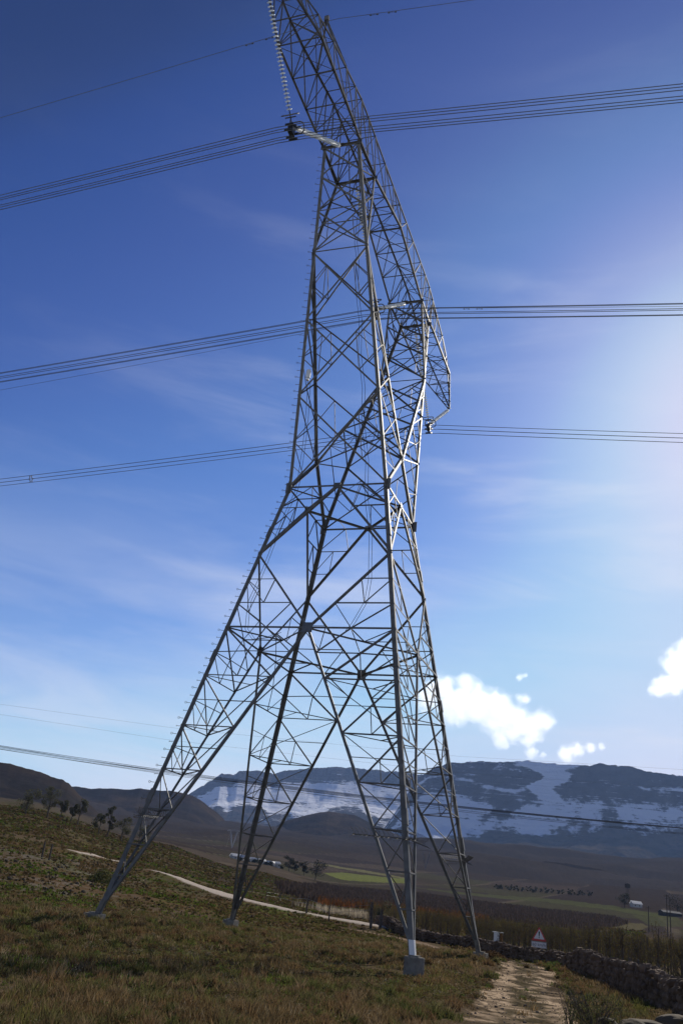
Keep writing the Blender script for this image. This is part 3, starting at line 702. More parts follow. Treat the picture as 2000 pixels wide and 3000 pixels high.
# ground colours by place
def ground_color(X, Y):
    r = np.hypot(X, Y); a = np.arctan2(X, Y)
    n1_ = fbm(X / 5, Y / 5, 21); n2_ = fbm(X / 1.3, Y / 1.3, 22); n3_ = fbm(X / 22, Y / 22, 23)
    soil = np.array([.105, .078, .05]); olive = np.array([.078, .074, .034]); rust = np.array([.105, .066, .036]); green = np.array([.075, .115, .02])
    mixv = lambda a_, b_, t: a_ * (1 - t[:, None]) + b_ * t[:, None]
    c = mixv(np.broadcast_to(soil, (len(X), 3)), olive, sstep(.35, .62, n1_)); c = mixv(c, rust, sstep(.52, .7, n3_) * .7)
    c = mixv(c, green, sstep(.60, .70, n3_ * .5 + n1_ * .5) * sstep(.4, .6, n2_) * .8)
    # bare stony ground on the left bank
    stone = np.array([.13, .115, .095]); bank = sstep(60, 75, r) * sstep(170, 120, r) * sstep(R(-8), R(-11), a)
    c = mixv(c, stone, bank * sstep(.52, .62, n2_) * .7)
    # valley beyond: grey-brown orchards, a rusty band, bright green strips
    far = sstep(300, 420, r); gb = np.array([.055, .043, .037]); c = mixv(c, np.broadcast_to(gb, c.shape) * (.8 + .5 * fbm(X / 60, Y / 60, 31)[:, None]), far * (.35 + .65 * sstep(R(-14), R(-8), a)))
    heath = np.array([.046, .037, .030]); c = mixv(c, np.broadcast_to(heath, c.shape) * (.75 + .5 * fbm(X / 190, Y / 190, 33)[:, None]), sstep(1250, 1500, r))
    # a patchwork of ploughed, bare and fallow blocks with pale tracks between them
    xr, yr = X * .93 - Y * .36 + 14 * (fbm(X / 160, Y / 160, 35, 2) - .5), X * .36 + Y * .93; cx, cy = np.floor(xr / 105), np.floor(yr / 170 + .5 * (np.floor(xr / 105) % 2))
    hsh = np.modf(np.abs(np.sin(cx * 12.9898 + cy * 78.233) * 43758.5453))[0]; tone = np.array([(.042, .034, .030), (.070, .054, .044), (.055, .047, .032), (.085, .068, .050), (.048, .040, .036), (.062, .060, .034)])[(hsh * 6).astype(int)]
    wgt = sstep(380, 480, r) * sstep(1900, 1300, r) * sstep(R(-15), R(-10), a); c = c * (1 - wgt[:, None] * .75) + tone * wgt[:, None] * .75
    edge = np.minimum(np.abs(xr / 105 - np.round(xr / 105)) * 105, 99); c = mixv(c, np.array([.13, .105, .075]), sstep(4, 2, edge) * wgt * .6 * (hsh > .35))
    for k, (poly, col, w) in enumerate(FIELDS):
        m_ = in_poly(X, Y, poly).astype(float) * w; c = mixv(c, np.array(col), m_ * (.75 + .25 * fbm(X / 14, Y / 14, 40 + k)))
    c = c * (.8 + .4 * n2_)[:, None]
    # ruts and tracks
    tr = np.array([.43, .32, .21]); dk = np.array([.085, .064, .042])
    L, Rr = poly_pair(TR_L, TR_R, 60); poly = np.concatenate([L, Rr[::-1]])
    near = r < 90
    if near.any():
        xn, yn = X[near], Y[near]
        ins = in_poly(xn + (fbm(xn / .8, yn / .8, 50) - .5) * 1.0, yn + (fbm(xn / .8, yn / .8, 51) - .5) * 1.2, poly)
        cl = (L + Rr) / 2; dc = path_dist(xn, yn, [tuple(p) for p in cl]); wd_ = np.interp(yn, cl[::-1, 1] if cl[0, 1] > cl[-1, 1] else cl[:, 1], np.linalg.norm(L - Rr, axis=1)[::-1] if cl[0, 1] > cl[-1, 1] else np.linalg.norm(L - Rr, axis=1))
        f = fbm(xn / .5, yn / .5, 53); f2 = fbm(xn / 2.2, yn / 2.2, 54)
        tc_ = mixv(np.broadcast_to(tr, (len(xn), 3)), dk, np.clip(sstep(.44, .58, f) * .75 + sstep(.42, .58, f2) * .7, 0, 1))
        rut = sstep(.17, .05, np.abs(dc / np.maximum(wd_, 1) - .02)); tc_ = mixv(tc_, np.array([.07, .058, .034]), rut * sstep(.25, .5, f) * .9)
        cn = c[near]; cn[ins] = tc_[ins]
        for pth, wdt in ((SIDE, .75), (PATH, .6)):
            dd = path_dist(xn, yn, pth); k = sstep(wdt * 1.2, wdt * .5, dd + (f - .5) * .8); cn = mixv(cn, np.array([.22, .16, .11]), k)
        c[near] = cn
    c = mixv(c, np.array([.20, .155, .115]), sstep(1.6, 1.0, path_dist(X, Y, ROAD2)) * .8)
    for pth, wdt in ((ROAD, 2.1), (ROADL, 1.1)):
        dd = path_dist(X, Y, pth); c = mixv(c, np.array([.42, .36, .30]), sstep(wdt * 1.15, wdt * .85, dd))
    return c
def fpoly(*pts): return [tuple(hit_ground(*p)[:2]) for p in pts]
FIELDS = [
    (fpoly((945, 2557), (1000, 2556), (1100, 2567), (1195, 2577), (1195, 2589), (1100, 2585), (1000, 2577)), (.155, .175, .05), .9),
    (fpoly((900, 2529), (960, 2538), (1060, 2556), (1190, 2577), (1190, 2572), (1060, 2548), (960, 2533)), (.20, .19, .085), .7),
    (fpoly((1190, 2597), (1340, 2620), (1600, 2643), (1800, 2668), (1990, 2700), (1990, 2690), (1800, 2655), (1600, 2632), (1340, 2612)), (.085, .095, .04), .75),
    (fpoly((1740, 2724), (1835, 2704), (1880, 2706), (1900, 2716), (1860, 2728)), (.13, .115, .06), .8),
    (fpoly((1850, 2680), (2000, 2700), (2000, 2716), (1900, 2712)), (.075, .08, .04), .8),
    (fpoly((900, 2655), (1060, 2662), (1260, 2680), (1420, 2700), (1420, 2690), (1230, 2668), (1060, 2648), (900, 2641)), (.13, .055, .018), .8),
    (fpoly((640, 2560), (940, 2590), (1240, 2620), (1500, 2660), (1500, 2690), (1240, 2668), (900, 2640), (640, 2600)), (.05, .038, .034), .8),
]
# one sheet: polar grid, fine near the camera
az_n = 420; rr = np.concatenate([np.geomspace(2, 14, 8)[:-1], np.linspace(14, 70, 230)[:-1], np.geomspace(70, 3300, 260)])
aa = np.concatenate([np.linspace(R(-70), R(-26), 40)[:-1], np.linspace(R(-26), R(26), az_n)[:-1], np.linspace(R(26), R(70), 40)])
A, RR = np.meshgrid(aa, rr); X = (np.sin(A) * RR).ravel(); Y = (np.cos(A) * RR).ravel()
Z = ground_z(X, Y)
# wheel ruts worn into the track, road benches flattened
L_, R_ = poly_pair(TR_L, TR_R, 60); _in = in_poly(X, Y, np.concatenate([L_, R_[::-1]])); Z = Z - .05 * _in + .05 * _in * fbm(X / .5, Y / .5, 61)
na, nr = len(aa), len(rr); I = np.arange(na * nr).reshape(nr, na)
F = np.stack([I[:-1, :-1].ravel(), I[:-1, 1:].ravel(), I[1:, 1:].ravel(), I[1:, :-1].ravel()], 1)[:, ::-1]
M_GROUND = attr_mat('dry_ground', 0.95, nscale=6.0, namt=.5, bump=.6, bscale=5.0, bdist=.06)
tag(mesh_np('ground', np.stack([X, Y, Z], 1), F, M_GROUND, ground_color(X, Y), True), kind='structure')

# ------------------------------------------------------------------ hills and mountains: polar height fields at their own distances
def skyline(pts):
    ae = np.array([azel(x * 1.27551, y * 1.27551) for x, y in pts]); o = np.argsort(ae[:, 0]); return ae[o, 0], ae[o, 1]
def massif(name, r0, r1, base, sky, prof, colour, mat, relief, seed, na=500, nt_=110, back=1.25, gully=1.0, az_lim=None, jag=.0012):
    sa, se = skyline(sky); ba, be = skyline(base)
    a0, a1 = az_lim or (sa[0], sa[-1]); a = np.linspace(a0, a1, na); t = np.linspace(0, back, nt_)
    Aa, Tt = np.meshgrid(a, t); eb = np.interp(Aa, ba, be); ec = np.interp(Aa, sa, se); jg = (fbm(Aa * 260, Aa * 0 + seed, seed, 4) - .5) * jag * 2
    q = np.interp(np.minimum(Tt, 1), prof[0], prof[1])
    rad = r0 + (r1 - r0) * Tt
    xa = Aa * r1
    wx = 1.6 * (fbm(xa / 700, rad / 700, seed + 7, 4) - .5); g = (1 - np.abs(2 * fbm(xa / 520 + wx, rad / 1500 + .5 * wx, seed + 3, 5) - 1))
    rel = (.65 * fbm(xa / 620 + wx, rad / 420, seed + 5, 6) + .35 * fbm(xa / 240, rad / 260, seed + 6, 5) - .5) * relief[0] + (g - .75) * relief[1]
    q2 = q + rel * np.sin(np.clip(Tt, 0, 1) * math.pi) ** .8
    jg = jg * np.clip(q, 0, 1) ** 8; ec = ec + jg
    el = eb + (ec - jg - eb) * q2 + jg
    el = np.where(Tt > 1, ec, el)
    Zz = EYE + rad * np.tan(el); Zz = np.where(Tt > 1, EYE + r1 * np.tan(ec) - (rad - r1) * .35, Zz)
    Xx, Yy = np.sin(Aa) * rad, np.cos(Aa) * rad
    slope = np.abs(np.gradient(Zz, axis=0)) / (np.abs(np.gradient(rad, axis=0)) + 1e-6)
    col = colour(Aa, q2, xa, rad, slope, Tt)
    V = np.stack([Xx.ravel(), Yy.ravel(), Zz.ravel()], 1); I = np.arange(na * nt_).reshape(nt_, na)
    F = np.stack([I[:-1, :-1].ravel(), I[:-1, 1:].ravel(), I[1:, 1:].ravel(), I[1:, :-1].ravel()], 1)[:, ::-1]
    return tag(mesh_np(name, V, F, mat, col.reshape(-1, 3), True), kind='structure')
mixc = lambda a_, b_, t: a_ * (1 - t[..., None]) + np.asarray(b_) * t[..., None]
ROCK, HEATH, SNOW = np.array([.06, .052, .05]), np.array([.036, .028, .022]), np.array([.80, .82, .85])
M_MOUNT = mountain_mat()
M_HILL = attr_mat('hill_heath', 0.95, nscale=.06, namt=.25, bump=.7, bscale=.04, bdist=5)
def heath_col(Aa, q, xa, rad, slope, Tt):
    c = np.broadcast_to(HEATH, q.shape + (3,)).copy(); n = fbm(xa / 120, rad / 120, 71); c = mixc(c, (.060, .044, .028), sstep(.5, .66, n) * .7); c = mixc(c, (.018, .017, .014), sstep(.5, .36, n) * .6); c = c * (.7 + .6 * fbm(xa / 28, rad / 40, 72)[..., None])
    return c
G0 = azel(1262 * 1.27551, 1810 * 1.27551)[0]
def snow_left(Aa, q, xa, rad, slope, Tt):    # returns snow cover, rock cover, bedding
    n = fbm(xa / 300, rad / 500, 81, 4) - .5
    snow = -.22 + 1.0 * sstep(.02, .62, q + n * .35); cap = sstep(.78, .88, q + n * .10); snow = snow - cap * .60 - .12 * sstep(.5, .3, q) * sstep(.5, .6, n + .5)
    sp = fbm(xa / 330 + .9 * fbm(xa / 800, rad / 800, 85, 3), rad / 900, 84, 5); snow = snow - .42 * sstep(.50, .66, sp) * sstep(.72, .5, q)
    return np.stack([snow, sstep(.45, .6, q), .46 + .2 * sstep(.5, .8, q)], -1)
def snow_right(Aa, q, xa, rad, slope, Tt):
    n = fbm(xa / 420, rad / 600, 91, 4) - .5
    lim = np.interp(Aa, [azel(x * 1.27551, 2400)[0] for x in (960, 1080, 1180, 1260, 1340, 1480, 1568)], [.27, .36, .45, .40, .47, .55, .60])
    snow = -.2 + .98 * sstep(-.16, .14, q - lim + .05 + n * .22)
    low = np.interp(Aa, [azel(x * 1.27551, 2400)[0] for x in (960, 1040, 1100, 1180, 1260, 1340, 1420, 1568)], [.80, .74, .66, .60, .70, .72, .70, .74])
    cl = sstep(low - .04, low + .05, q + n * .12); snow = snow - cl * .47
    snow = snow + .40 * np.exp(-((q - low - .13 - .03 * n) / .016) ** 2)                    # a snowy ledge half-way up the cliffs
    mid_ = sstep(low - .22, low - .12, q) * (1 - cl); snow = snow - .06 * mid_
    gx = np.abs(Aa - G0 - .045 * (q - .86) + .006 * np.sin(q * 34)); gl = sstep(.016 + .03 * sstep(.84, 1, q), .006, gx) * sstep(.66, .76, q); snow = snow + 1.0 * gl
    snow = snow + .45 * sstep(.9, 1.0, q) * sstep(.03, .0, np.abs(Aa - G0 + .012)); snow = snow - .35 * sstep(.0, .25, n) * sstep(.75, .9, q)
    sp = fbm(xa / 360 + .9 * fbm(xa / 900, rad / 900, 98, 3), rad / 1000, 99, 5); snow = snow - .50 * sstep(.48, .64, sp) * (1 - gl) * sstep(.75, .55, q)
    return np.stack([snow, sstep(-.02, .12, q - lim), .28 + .42 * sstep(low - .3, low - .1, q)], -1)
massif('mountain', 4300, 8200, [(-900, 1900), (300, 1935), (800, 1975), (1200, 2020), (2400, 2100)],
       [(330, 1850), (382, 1823), (431, 1825), (452, 1812), (476, 1798), (495, 1786), (511, 1776), (536, 1779), (550, 1770), (585, 1768), (627, 1777), (648, 1770), (711, 1763), (781, 1760), (851, 1767), (909, 1772), (972, 1779), (1060, 1790), (1200, 1800)],
       ([0, .3, .6, .76, .84, 1], [0, .12, .36, .50, .60, 1]), snow_left, M_MOUNT, (.26, .09), 101, 620, 150)
massif('mountain', 3300, 6300, [(700, 1990), (960, 2010), (1300, 2035), (1568, 2070), (2400, 2180)],
       [(880, 1905), (930, 1830), (955, 1795), (972, 1778), (995, 1762), (1033, 1751), (1098, 1748), (1185, 1748), (1211, 1746), (1246, 1751), (1295, 1754), (1352, 1757), (1375, 1752), (1413, 1757), (1451, 1760), (1481, 1770), (1519, 1775), (1568, 1781), (1750, 1800), (2050, 1840), (2400, 1930)],
       ([0, .4, .68, .80, 1], [0, .15, .29, .41, 1]), snow_right, M_MOUNT, (.24, .16), 202, 700, 160)
massif('hill', 2300, 3400, [(500, 1990), (700, 1995), (900, 2010), (1100, 2030)],
       [(520, 1975), (560, 1945), (600, 1915), (658, 1884), (711, 1870), (753, 1863), (816, 1872), (844, 1886), (900, 1912), (980, 1950), (1060, 2010)],
       ([0, .5, 1], [0, .45, 1]), heath_col, M_HILL, (.16, .22), 303, 260, 70, jag=.0006)
massif('hill', 1900, 3200, [(-300, 1930), (150, 1955), (400, 1965), (700, 1990)],
       [(-100, 1830), (60, 1820), (120, 1811), (150, 1806), (175, 1806), (210, 1811), (262, 1810), (287, 1813), (322, 1810), (350, 1814), (400, 1816), (440, 1826), (462, 1838), (500, 1867), (536, 1903), (570, 1938), (610, 1965), (660, 1992)],
       ([0, .45, .8, 1], [0, .34, .75, 1]), heath_col, M_HILL, (.12, .22), 404, 360, 80, jag=.0005)
massif('hill', 900, 1700, [(-900, 1900), (0, 1930), (150, 1945), (330, 1960)],
       [(-900, 1700), (-300, 1725), (-100, 1742), (0, 1750), (18, 1752), (60, 1764), (92, 1772), (120, 1784), (145, 1790), (160, 1800), (178, 1820), (200, 1843), (235, 1873), (280, 1905), (330, 1935), (380, 1960)],
       ([0, .4, .8, 1], [0, .32, .74, 1]), heath_col, M_HILL, (.10, .18), 505, 360, 80, jag=.0006)

massif('hill', 2170, 2300, [(800, 1998), (960, 2004), (1200, 2016), (1400, 2040), (1568, 2075), (2400, 2190)],
       [(820, 1990), (960, 1985), (1080, 1980), (1160, 1980), (1215, 1984), (1250, 1978), (1300, 1982), (1370, 1994), (1430, 2012), (1490, 2016), (1568, 2036), (1800, 2085), (2400, 2170)],
       ([0, .5, 1], [0, .2, 1]), heath_col, M_HILL, (.35, .35), 606, 360, 60, jag=.0004)

# ================================================================== vegetation: every blade or leaf is a small face
def blades(P, h, w, lean, col, base_col=None, seg2=True, rngk=None):
    """upright tapering blades at points P; returns vertices, triangles, colours"""
    k = rngk or rng; n = len(P); an = k.uniform(0, 2 * math.pi, n); la = k.uniform(0, 2 * math.pi, n); ln = lean * k.uniform(.3, 1, n) * h
    dx, dy = np.cos(an) * w / 2, np.sin(an) * w / 2; z = np.zeros(n)
    a = P + np.stack([dx, dy, z], 1); b = P - np.stack([dx, dy, z], 1)
    m = P + np.stack([np.cos(la) * ln * .35, np.sin(la) * ln * .35, h * .55], 1); ma = m + np.stack([dx, dy, z], 1) * .7; mb = m - np.stack([dx, dy, z], 1) * .7
    tp = P + np.stack([np.cos(la) * ln, np.sin(la) * ln, h], 1)
    V = np.stack([a, b, ma, mb, tp], 1).reshape(-1, 3); i = np.arange(n)[:, None] * 5
    F = np.concatenate([i + np.array([[0, 1, 3]]), i + np.array([[0, 3, 2]]), i + np.array([[2, 3, 4]])])
    return V, F, np.repeat(col, 5, 0)
def leaves(P, s, col, k=None):
    """small randomly turned quads at points P"""
    k = k or rng; n = len(P); a = k.normal(size=(n, 3)); a /= np.linalg.norm(a, axis=1)[:, None]
    b = k.normal(size=(n, 3)); b -= a * (a * b).sum(1)[:, None]; b /= np.linalg.norm(b, axis=1)[:, None]
    s = (np.ones(n) * s)[:, None]; V = np.stack([P + a * s, P + b * s * .55, P - a * s, P - b * s * .55], 1).reshape(-1, 3)
    i = np.arange(n)[:, None] * 4; return V, i + np.array([[0, 1, 2, 3]]), np.repeat(col, 4, 0)
def join(parts):
    V, F, Cc, n = [], [], [], 0
    for v, f, c in parts: V.append(v); F.append(f + n); Cc.append(c); n += len(v)
    return np.concatenate(V), np.concatenate(F), np.concatenate(Cc)
M_GRASS = attr_mat('grass_blades', 0.8, transl=.35)
M_LEAF = attr_mat('leaf_faces', 0.7, transl=.3)
M_BARK = simple('bark', (.07, .055, .045), (.13, .105, .085), 6.0, 0.9)
M_POST = simple('weathered_wood', (.06, .05, .042), (.12, .10, .085), 5.0, 0.9)

TRK_L, TRK_R = poly_pair(TR_L, TR_R, 60); TRACK = np.concatenate([TRK_L, TRK_R[::-1]])
def clear_mask(X, Y, mar=.0):
    L, Rr = TRK_L, TRK_R; jx = (fbm(X / .9, Y / .9, 301, 3) - .5) * .9; ok = ~in_poly(X + jx, Y, TRACK); cl = (L + Rr) / 2
    ok |= in_poly(X, Y, TRACK) & (path_dist(X + jx * .5, Y, [tuple(p) for p in cl[10:]]) < .28) & (fbm(X / 1.4, Y / 1.4, 302, 3) > .72)
    for p, w in ((SIDE, .55), (PATH, .45), (ROAD, 2.0), (ROADL, 1.7)): ok &= path_dist(X, Y, p) > w + mar
    return ok
for (su, sv) in legs:
    pass
FEET = [W(mir(leg_pt(ZF), su, sv))[:2] for su in (-1, 1) for sv in (-1, 1)]

# tufted veld grass: tussocks of blades, brown, olive and green by patches
def scatter(n, r0, r1, a0, a1, power=1.0):
    u = rng.uniform(0, 1, n) ** power; r = r0 + (r1 - r0) * u; a = rng.uniform(a0, a1, n); return np.sin(a) * r, np.cos(a) * r
def patch_cols(X, Y, n):
    p1 = fbm(X / 3.2, Y / 3.2, 201, 4); p2 = fbm(X / 9, Y / 9, 202, 4); p3 = fbm(X / 1.1, Y / 1.1, 203, 3); pick = rng.uniform(0, 1, n)
    br = np.array([.195, .132, .062]); ol = np.array([.155, .145, .046]); gr = np.array([.145, .195, .036]); st = np.array([.30, .235, .14]); dk = np.array([.055, .046, .03])
    c = np.tile(br, (n, 1)); sel = lambda m_, v: c.__setitem__(m_, v)
    sel(p1 * .6 + p2 * .4 + (pick - .5) * .22 < .47, ol); sel((p2 > .585 - .0 * pick) & (p1 + (pick - .5) * .2 > .50), gr)
    sel(pick > .93, st); sel(pick < .10, dk)
    return c * rng.uniform(.65, 1.3, (n, 1)), p1, p2, p3
parts = []
X, Y = scatter(52000, 14.5, 66, R(-25), R(25), .8)
_, p1, p2, p3 = patch_cols(X, Y, len(X)); dens = sstep(.34, .5, p3 * .55 + p1 * .45); keep = clear_mask(X, Y) & (rng.uniform(0, 1, len(X)) < .25 + .75 * dens)
for fx, fy in FEET: keep &= np.hypot(X - fx, Y - fy) > .55
X, Y, p1, p2 = X[keep], Y[keep], p1[keep], p2[keep]
K = 8; n = len(X) * K; r = np.hypot(X, Y)
Xb = np.repeat(X, K) + rng.normal(0, .12, n); Yb = np.repeat(Y, K) + rng.normal(0, .12, n); rb = np.hypot(Xb, Yb)
tall = np.repeat(.05 + .11 * sstep(.42, .66, p1) + .14 * sstep(.48, .64, fbm(X / .7, Y / .7, 207, 2)), K)
col = np.repeat(patch_cols(X, Y, len(X))[0], K, 0) * rng.uniform(.75, 1.25, (n, 1))
green = col[:, 1] > col[:, 0] * 1.2; tall = np.where(green, tall * .45 + .04, tall); _dt = np.minimum(path_dist(X, Y, [tuple(p) for p in TRK_L]), path_dist(X, Y, [tuple(p) for p in TRK_R])); tall = tall * np.repeat(.3 + .7 * sstep(.2, 1.6, _dt), K)
P = np.stack([Xb, Yb, ground_z(Xb, Yb) - .02], 1)
parts.append(blades(P, tall * rng.uniform(.6, 1.15, n), .010 + .0006 * rb, .6, col))
# matted tussocks standing out of it
X, Y = scatter(3000, 15, 62, R(-25), R(25), .85); pt = fbm(X / 4.5, Y / 4.5, 231, 3); keep = clear_mask(X, Y, .3) & (pt + rng.uniform(-.12, .12, len(X)) > .50)
for fx, fy in FEET: keep &= np.hypot(X - fx, Y - fy) > 1.0
X, Y = X[keep], Y[keep]; K = 70; n = len(X) * K; hs = rng.uniform(.16, .42, len(X)); rr_ = rng.uniform(.14, .4, len(X)); pal = np.array([(.19, .12, .06), (.165, .12, .06), (.15, .135, .055), (.23, .165, .09), (.12, .125, .042)])
an = rng.uniform(0, 6.28, n); ra = np.repeat(rr_, K) * rng.uniform(0, 1, n) ** .6; Xb, Yb = np.repeat(X, K) + np.cos(an) * ra, np.repeat(Y, K) + np.sin(an) * ra; rb = np.hypot(Xb, Yb)
hb = np.repeat(hs, K) * np.sqrt(np.maximum(1.08 - (ra / np.repeat(rr_, K)) ** 2, .1)) * rng.uniform(.6, 1.1, n); cc_ = np.repeat(pal[rng.integers(0, 5, len(X))], K, 0) * rng.uniform(.6, 1.25, (n, 1))
parts.append(blades(np.stack([Xb, Yb, ground_z(Xb, Yb) - .02], 1), hb, .010 + .0007 * rb, .75, cc_))
V, F, Cc = join(parts)
tag(mesh_np('grass', V, F, M_GRASS, Cc), kind='stuff')
# little wiry heath plants between the tussocks
X, Y = scatter(15000, 14.5, 62, R(-25), R(25), .85); pt = fbm(X / 3.5, Y / 3.5, 241, 3); keep = clear_mask(X, Y, .1) & (pt + rng.uniform(-.15, .15, len(X)) > .46)
for fx, fy in FEET: keep &= np.hypot(X - fx, Y - fy) > .8
X, Y = X[keep], Y[keep]; K = 42; n = len(X) * K; sz = rng.uniform(.08, .28, len(X)) * (.7 + .6 * rng.uniform(0, 1, len(X)) ** 3); pal = np.array([(.17, .108, .052), (.145, .135, .048), (.20, .148, .08), (.125, .165, .038), (.085, .068, .038), (.25, .21, .14)])
d_ = rng.normal(size=(n, 3)); d_ /= np.linalg.norm(d_, axis=1)[:, None]; d_[:, 2] = np.abs(d_[:, 2]) * .9
P = np.stack([np.repeat(X, K), np.repeat(Y, K), np.repeat(ground_z(X, Y), K)], 1) + d_ * np.repeat(sz, K)[:, None] * rng.uniform(.3, 1, (n, 1)) ** .7
cc_ = np.repeat(pal[rng.choice(6, len(X), p=[.3, .25, .18, .1, .12, .05])], K, 0) * rng.uniform(.55, 1.3, (n, 1))
V, F, Cc = leaves(P, .010 + .00052 * np.hypot(P[:, 0], P[:, 1]), cc_); tag(mesh_np('heath_scrub', V, F, M_LEAF, Cc), kind='stuff')

# low scrub over the rougher ground behind and to the left
parts = []
X, Y = scatter(60000, 58, 430, R(-25), R(20), 1.2); r = np.hypot(X, Y); a = np.arctan2(X, Y)
wall_r = np.interp(a, [math.atan2(*p) for p in WALL], [math.hypot(*p) for p in WALL])
c_, p1, p2, p3 = patch_cols(X, Y, len(X)); big = fbm(X / 16, Y / 16, 211, 3)
keep = clear_mask(X, Y, 1.2) & (rng.uniform(0, 1, len(X)) < .15 + .85 * sstep(.36, .55, big * .6 + p1 * .4)) & ((a < R(3.0)) | (np.abs(r - wall_r) > .9))
X, Y, c_, r = X[keep], Y[keep], c_[keep], r[keep]; K = 7; n = len(X) * K
sz = (.14 + .40 * rng.uniform(0, 1, len(X)) ** 4 + .22 * sstep(80, 250, r))
dome = rng.normal(size=(n, 3)); dome /= np.linalg.norm(dome, axis=1)[:, None]; dome[:, 2] = np.abs(dome[:, 2]) * .75
P = np.stack([np.repeat(X, K), np.repeat(Y, K), np.repeat(ground_z(X, Y), K)], 1) + dome * np.repeat(sz, K)[:, None] * rng.uniform(.4, 1, (n, 1))
far_ = sstep(60, 300, np.repeat(r, K))[:, None]; c_ = np.repeat(c_, K, 0) * (.75 - .1 * far_)
V, F, Cc = leaves(P, .04 + .0009 * np.repeat(r, K), c_ * rng.uniform(.75, 1.2, (n, 1)))
tag(mesh_np('scrub', V, F, M_LEAF, Cc), kind='stuff')

# pale plumed grass beside the gravel road
c0 = hit_ground(1024, 2688); n = 900; P = np.stack([c0[0] + rng.normal(0, 3.2, n), c0[1] + 4 + rng.normal(0, 1.2, n), np.zeros(n)], 1); P[:, 2] = ground_z(P[:, 0], P[:, 1])
V, F, Cc = blades(P, rng.uniform(.7, 1.5, n), np.full(n, .09), .35, np.array([.5, .42, .3]) * rng.uniform(.6, 1.1, (n, 1)))
tag(mesh_np('plume_grass', V, F, M_GRASS, Cc), 'pale dry plumed grass clump on the far side of the gravel road', 'grass', kind='stuff')

# ------------------------------------------------------------------ dry-stone wall, boulders, road stones
def stone(B, c, sx, sy, sz, yaw, k=None):
    k = k or rng; ca, sa = math.cos(yaw), math.sin(yaw); ax = np.array([ca, sa, k.uniform(-.12, .12)]) * sx; ay = np.array([-sa, ca, k.uniform(-.12, .12)]) * sy; az = np.array([k.uniform(-.1, .1), k.uniform(-.1, .1), 1.]) * sz
    vs = []
    for zz, f in ((-1, .8), (-.25, 1.0), (.45, .96), (1, .62)):
        for j in range(7):
            an = 2 * math.pi * j / 7; rr_ = f * k.uniform(.82, 1.1); e = .75
            x = math.copysign(abs(math.cos(an)) ** e, math.cos(an)); y_ = math.copysign(abs(math.sin(an)) ** e, math.sin(an))
            vs.append(c + ax * x * rr_ + ay * y_ * rr_ + az * zz * k.uniform(.85, 1.1))
    fs = [(i * 7 + j, i * 7 + (j + 1) % 7, (i + 1) * 7 + (j + 1) % 7, (i + 1) * 7 + j) for i in range(3) for j in range(7)] + [tuple(range(6, -1, -1)), tuple(range(21, 28))]
    B.add(vs, fs)
M_STONE = simple('field_stone', (.07, .046, .031), (.20, .14, .095), 1.6, 0.95, 0, .8, 9)
M_BOULD = simple('sandstone_boulder', (.05, .042, .026), (.13, .10, .066), 1.2, 0.9, 0, .7, 7)
B = MB(); s = 0; i = 0
wl = np.concatenate([[0], np.cumsum([np.linalg.norm(WALL[i + 1] - WALL[i]) for i in range(len(WALL) - 1)])])
WX, WY = np.array([p[0] for p in WALL]), np.array([p[1] for p in WALL])
for layer in range(5):
    s = rng.uniform(0, .3)
    while s < wl[-1]:
        x, y = np.interp(s, wl, WX), np.interp(s, wl, WY); x2, y2 = np.interp(s + .3, wl, WX), np.interp(s + .3, wl, WY); yaw = math.atan2(y2 - y, x2 - x)
        top_h = .82 + .25 * (vnoise(np.array([s / 2.2]), np.array([0.]), 77)[0] - .5) + .35 * sstep(wl[-1] - 30, wl[-1] - 24, s)
        hh = top_h * (layer + .5) / 5; L = rng.uniform(.16, .38)
        if not (layer == 4 and rng.uniform() < .35):
            for side in (-.2, .2):
                off = side * (1.5 - layer * .13) * 1.05; c = np.array([x - math.sin(yaw) * off + rng.normal(0, .03), y + math.cos(yaw) * off + rng.normal(0, .03), gz(x, y) + hh + rng.normal(0, .03)])
                stone(B, c, L * .62, rng.uniform(.15, .26), top_h / 10 * rng.uniform(.9, 1.35), yaw + rng.normal(0, .18))
        s += L * 1.05
tag(B.build('dry_stone_wall', M_STONE, None, loc=(WX[120], WY[120], 0)), 'long low dry stone wall along the right side of the dirt track', 'wall')
def boulder(px, py, sx, sy, sz, label, zoff=.0):
    c = gnd(px, py); b = bmesh.new(); bmesh.ops.create_icosphere(b, subdivisions=4, radius=1)
    V = np.array([v.co[:] for v in b.verts]); nz = fbm(V[:, 0] * 1.3 + px, V[:, 1] * 1.3 + V[:, 2], 5, 4); V = np.sign(V) * np.abs(V) ** .8 * (.72 + .55 * nz)[:, None] * np.array([sx, sy, sz])
    for v, p in zip(b.verts, V): v.co = p
    me = bpy.data.meshes.new('boulder'); b.to_mesh(me); b.free(); me.polygons.foreach_set('use_smooth', [True] * len(me.polygons)); me.materials.append(M_BOULD)
    o = bpy.data.objects.new('boulder', me); COL.objects.link(o); o.location = (c[0], c[1], gz(c[0], c[1]) + sz * .35 + zoff); o.rotation_euler = (0, 0, R(px % 90)); tag(o, label, 'boulder', 'boulders below the stone wall')
boulder(1892, 3030, .6, .5, .26, 'rounded sandstone boulder at the bottom edge, left of the mossy one')
boulder(1858, 3050, .5, .42, .3, 'low boulder in front of the rounded sandstone one, cut by the bottom edge')
boulder(1988, 3024, .66, .5, .3, 'mossy yellowish boulder in the bottom right corner')
boulder(1782, 3030, .30, .26, .30, 'small pale pointed boulder beside the twiggy bush')
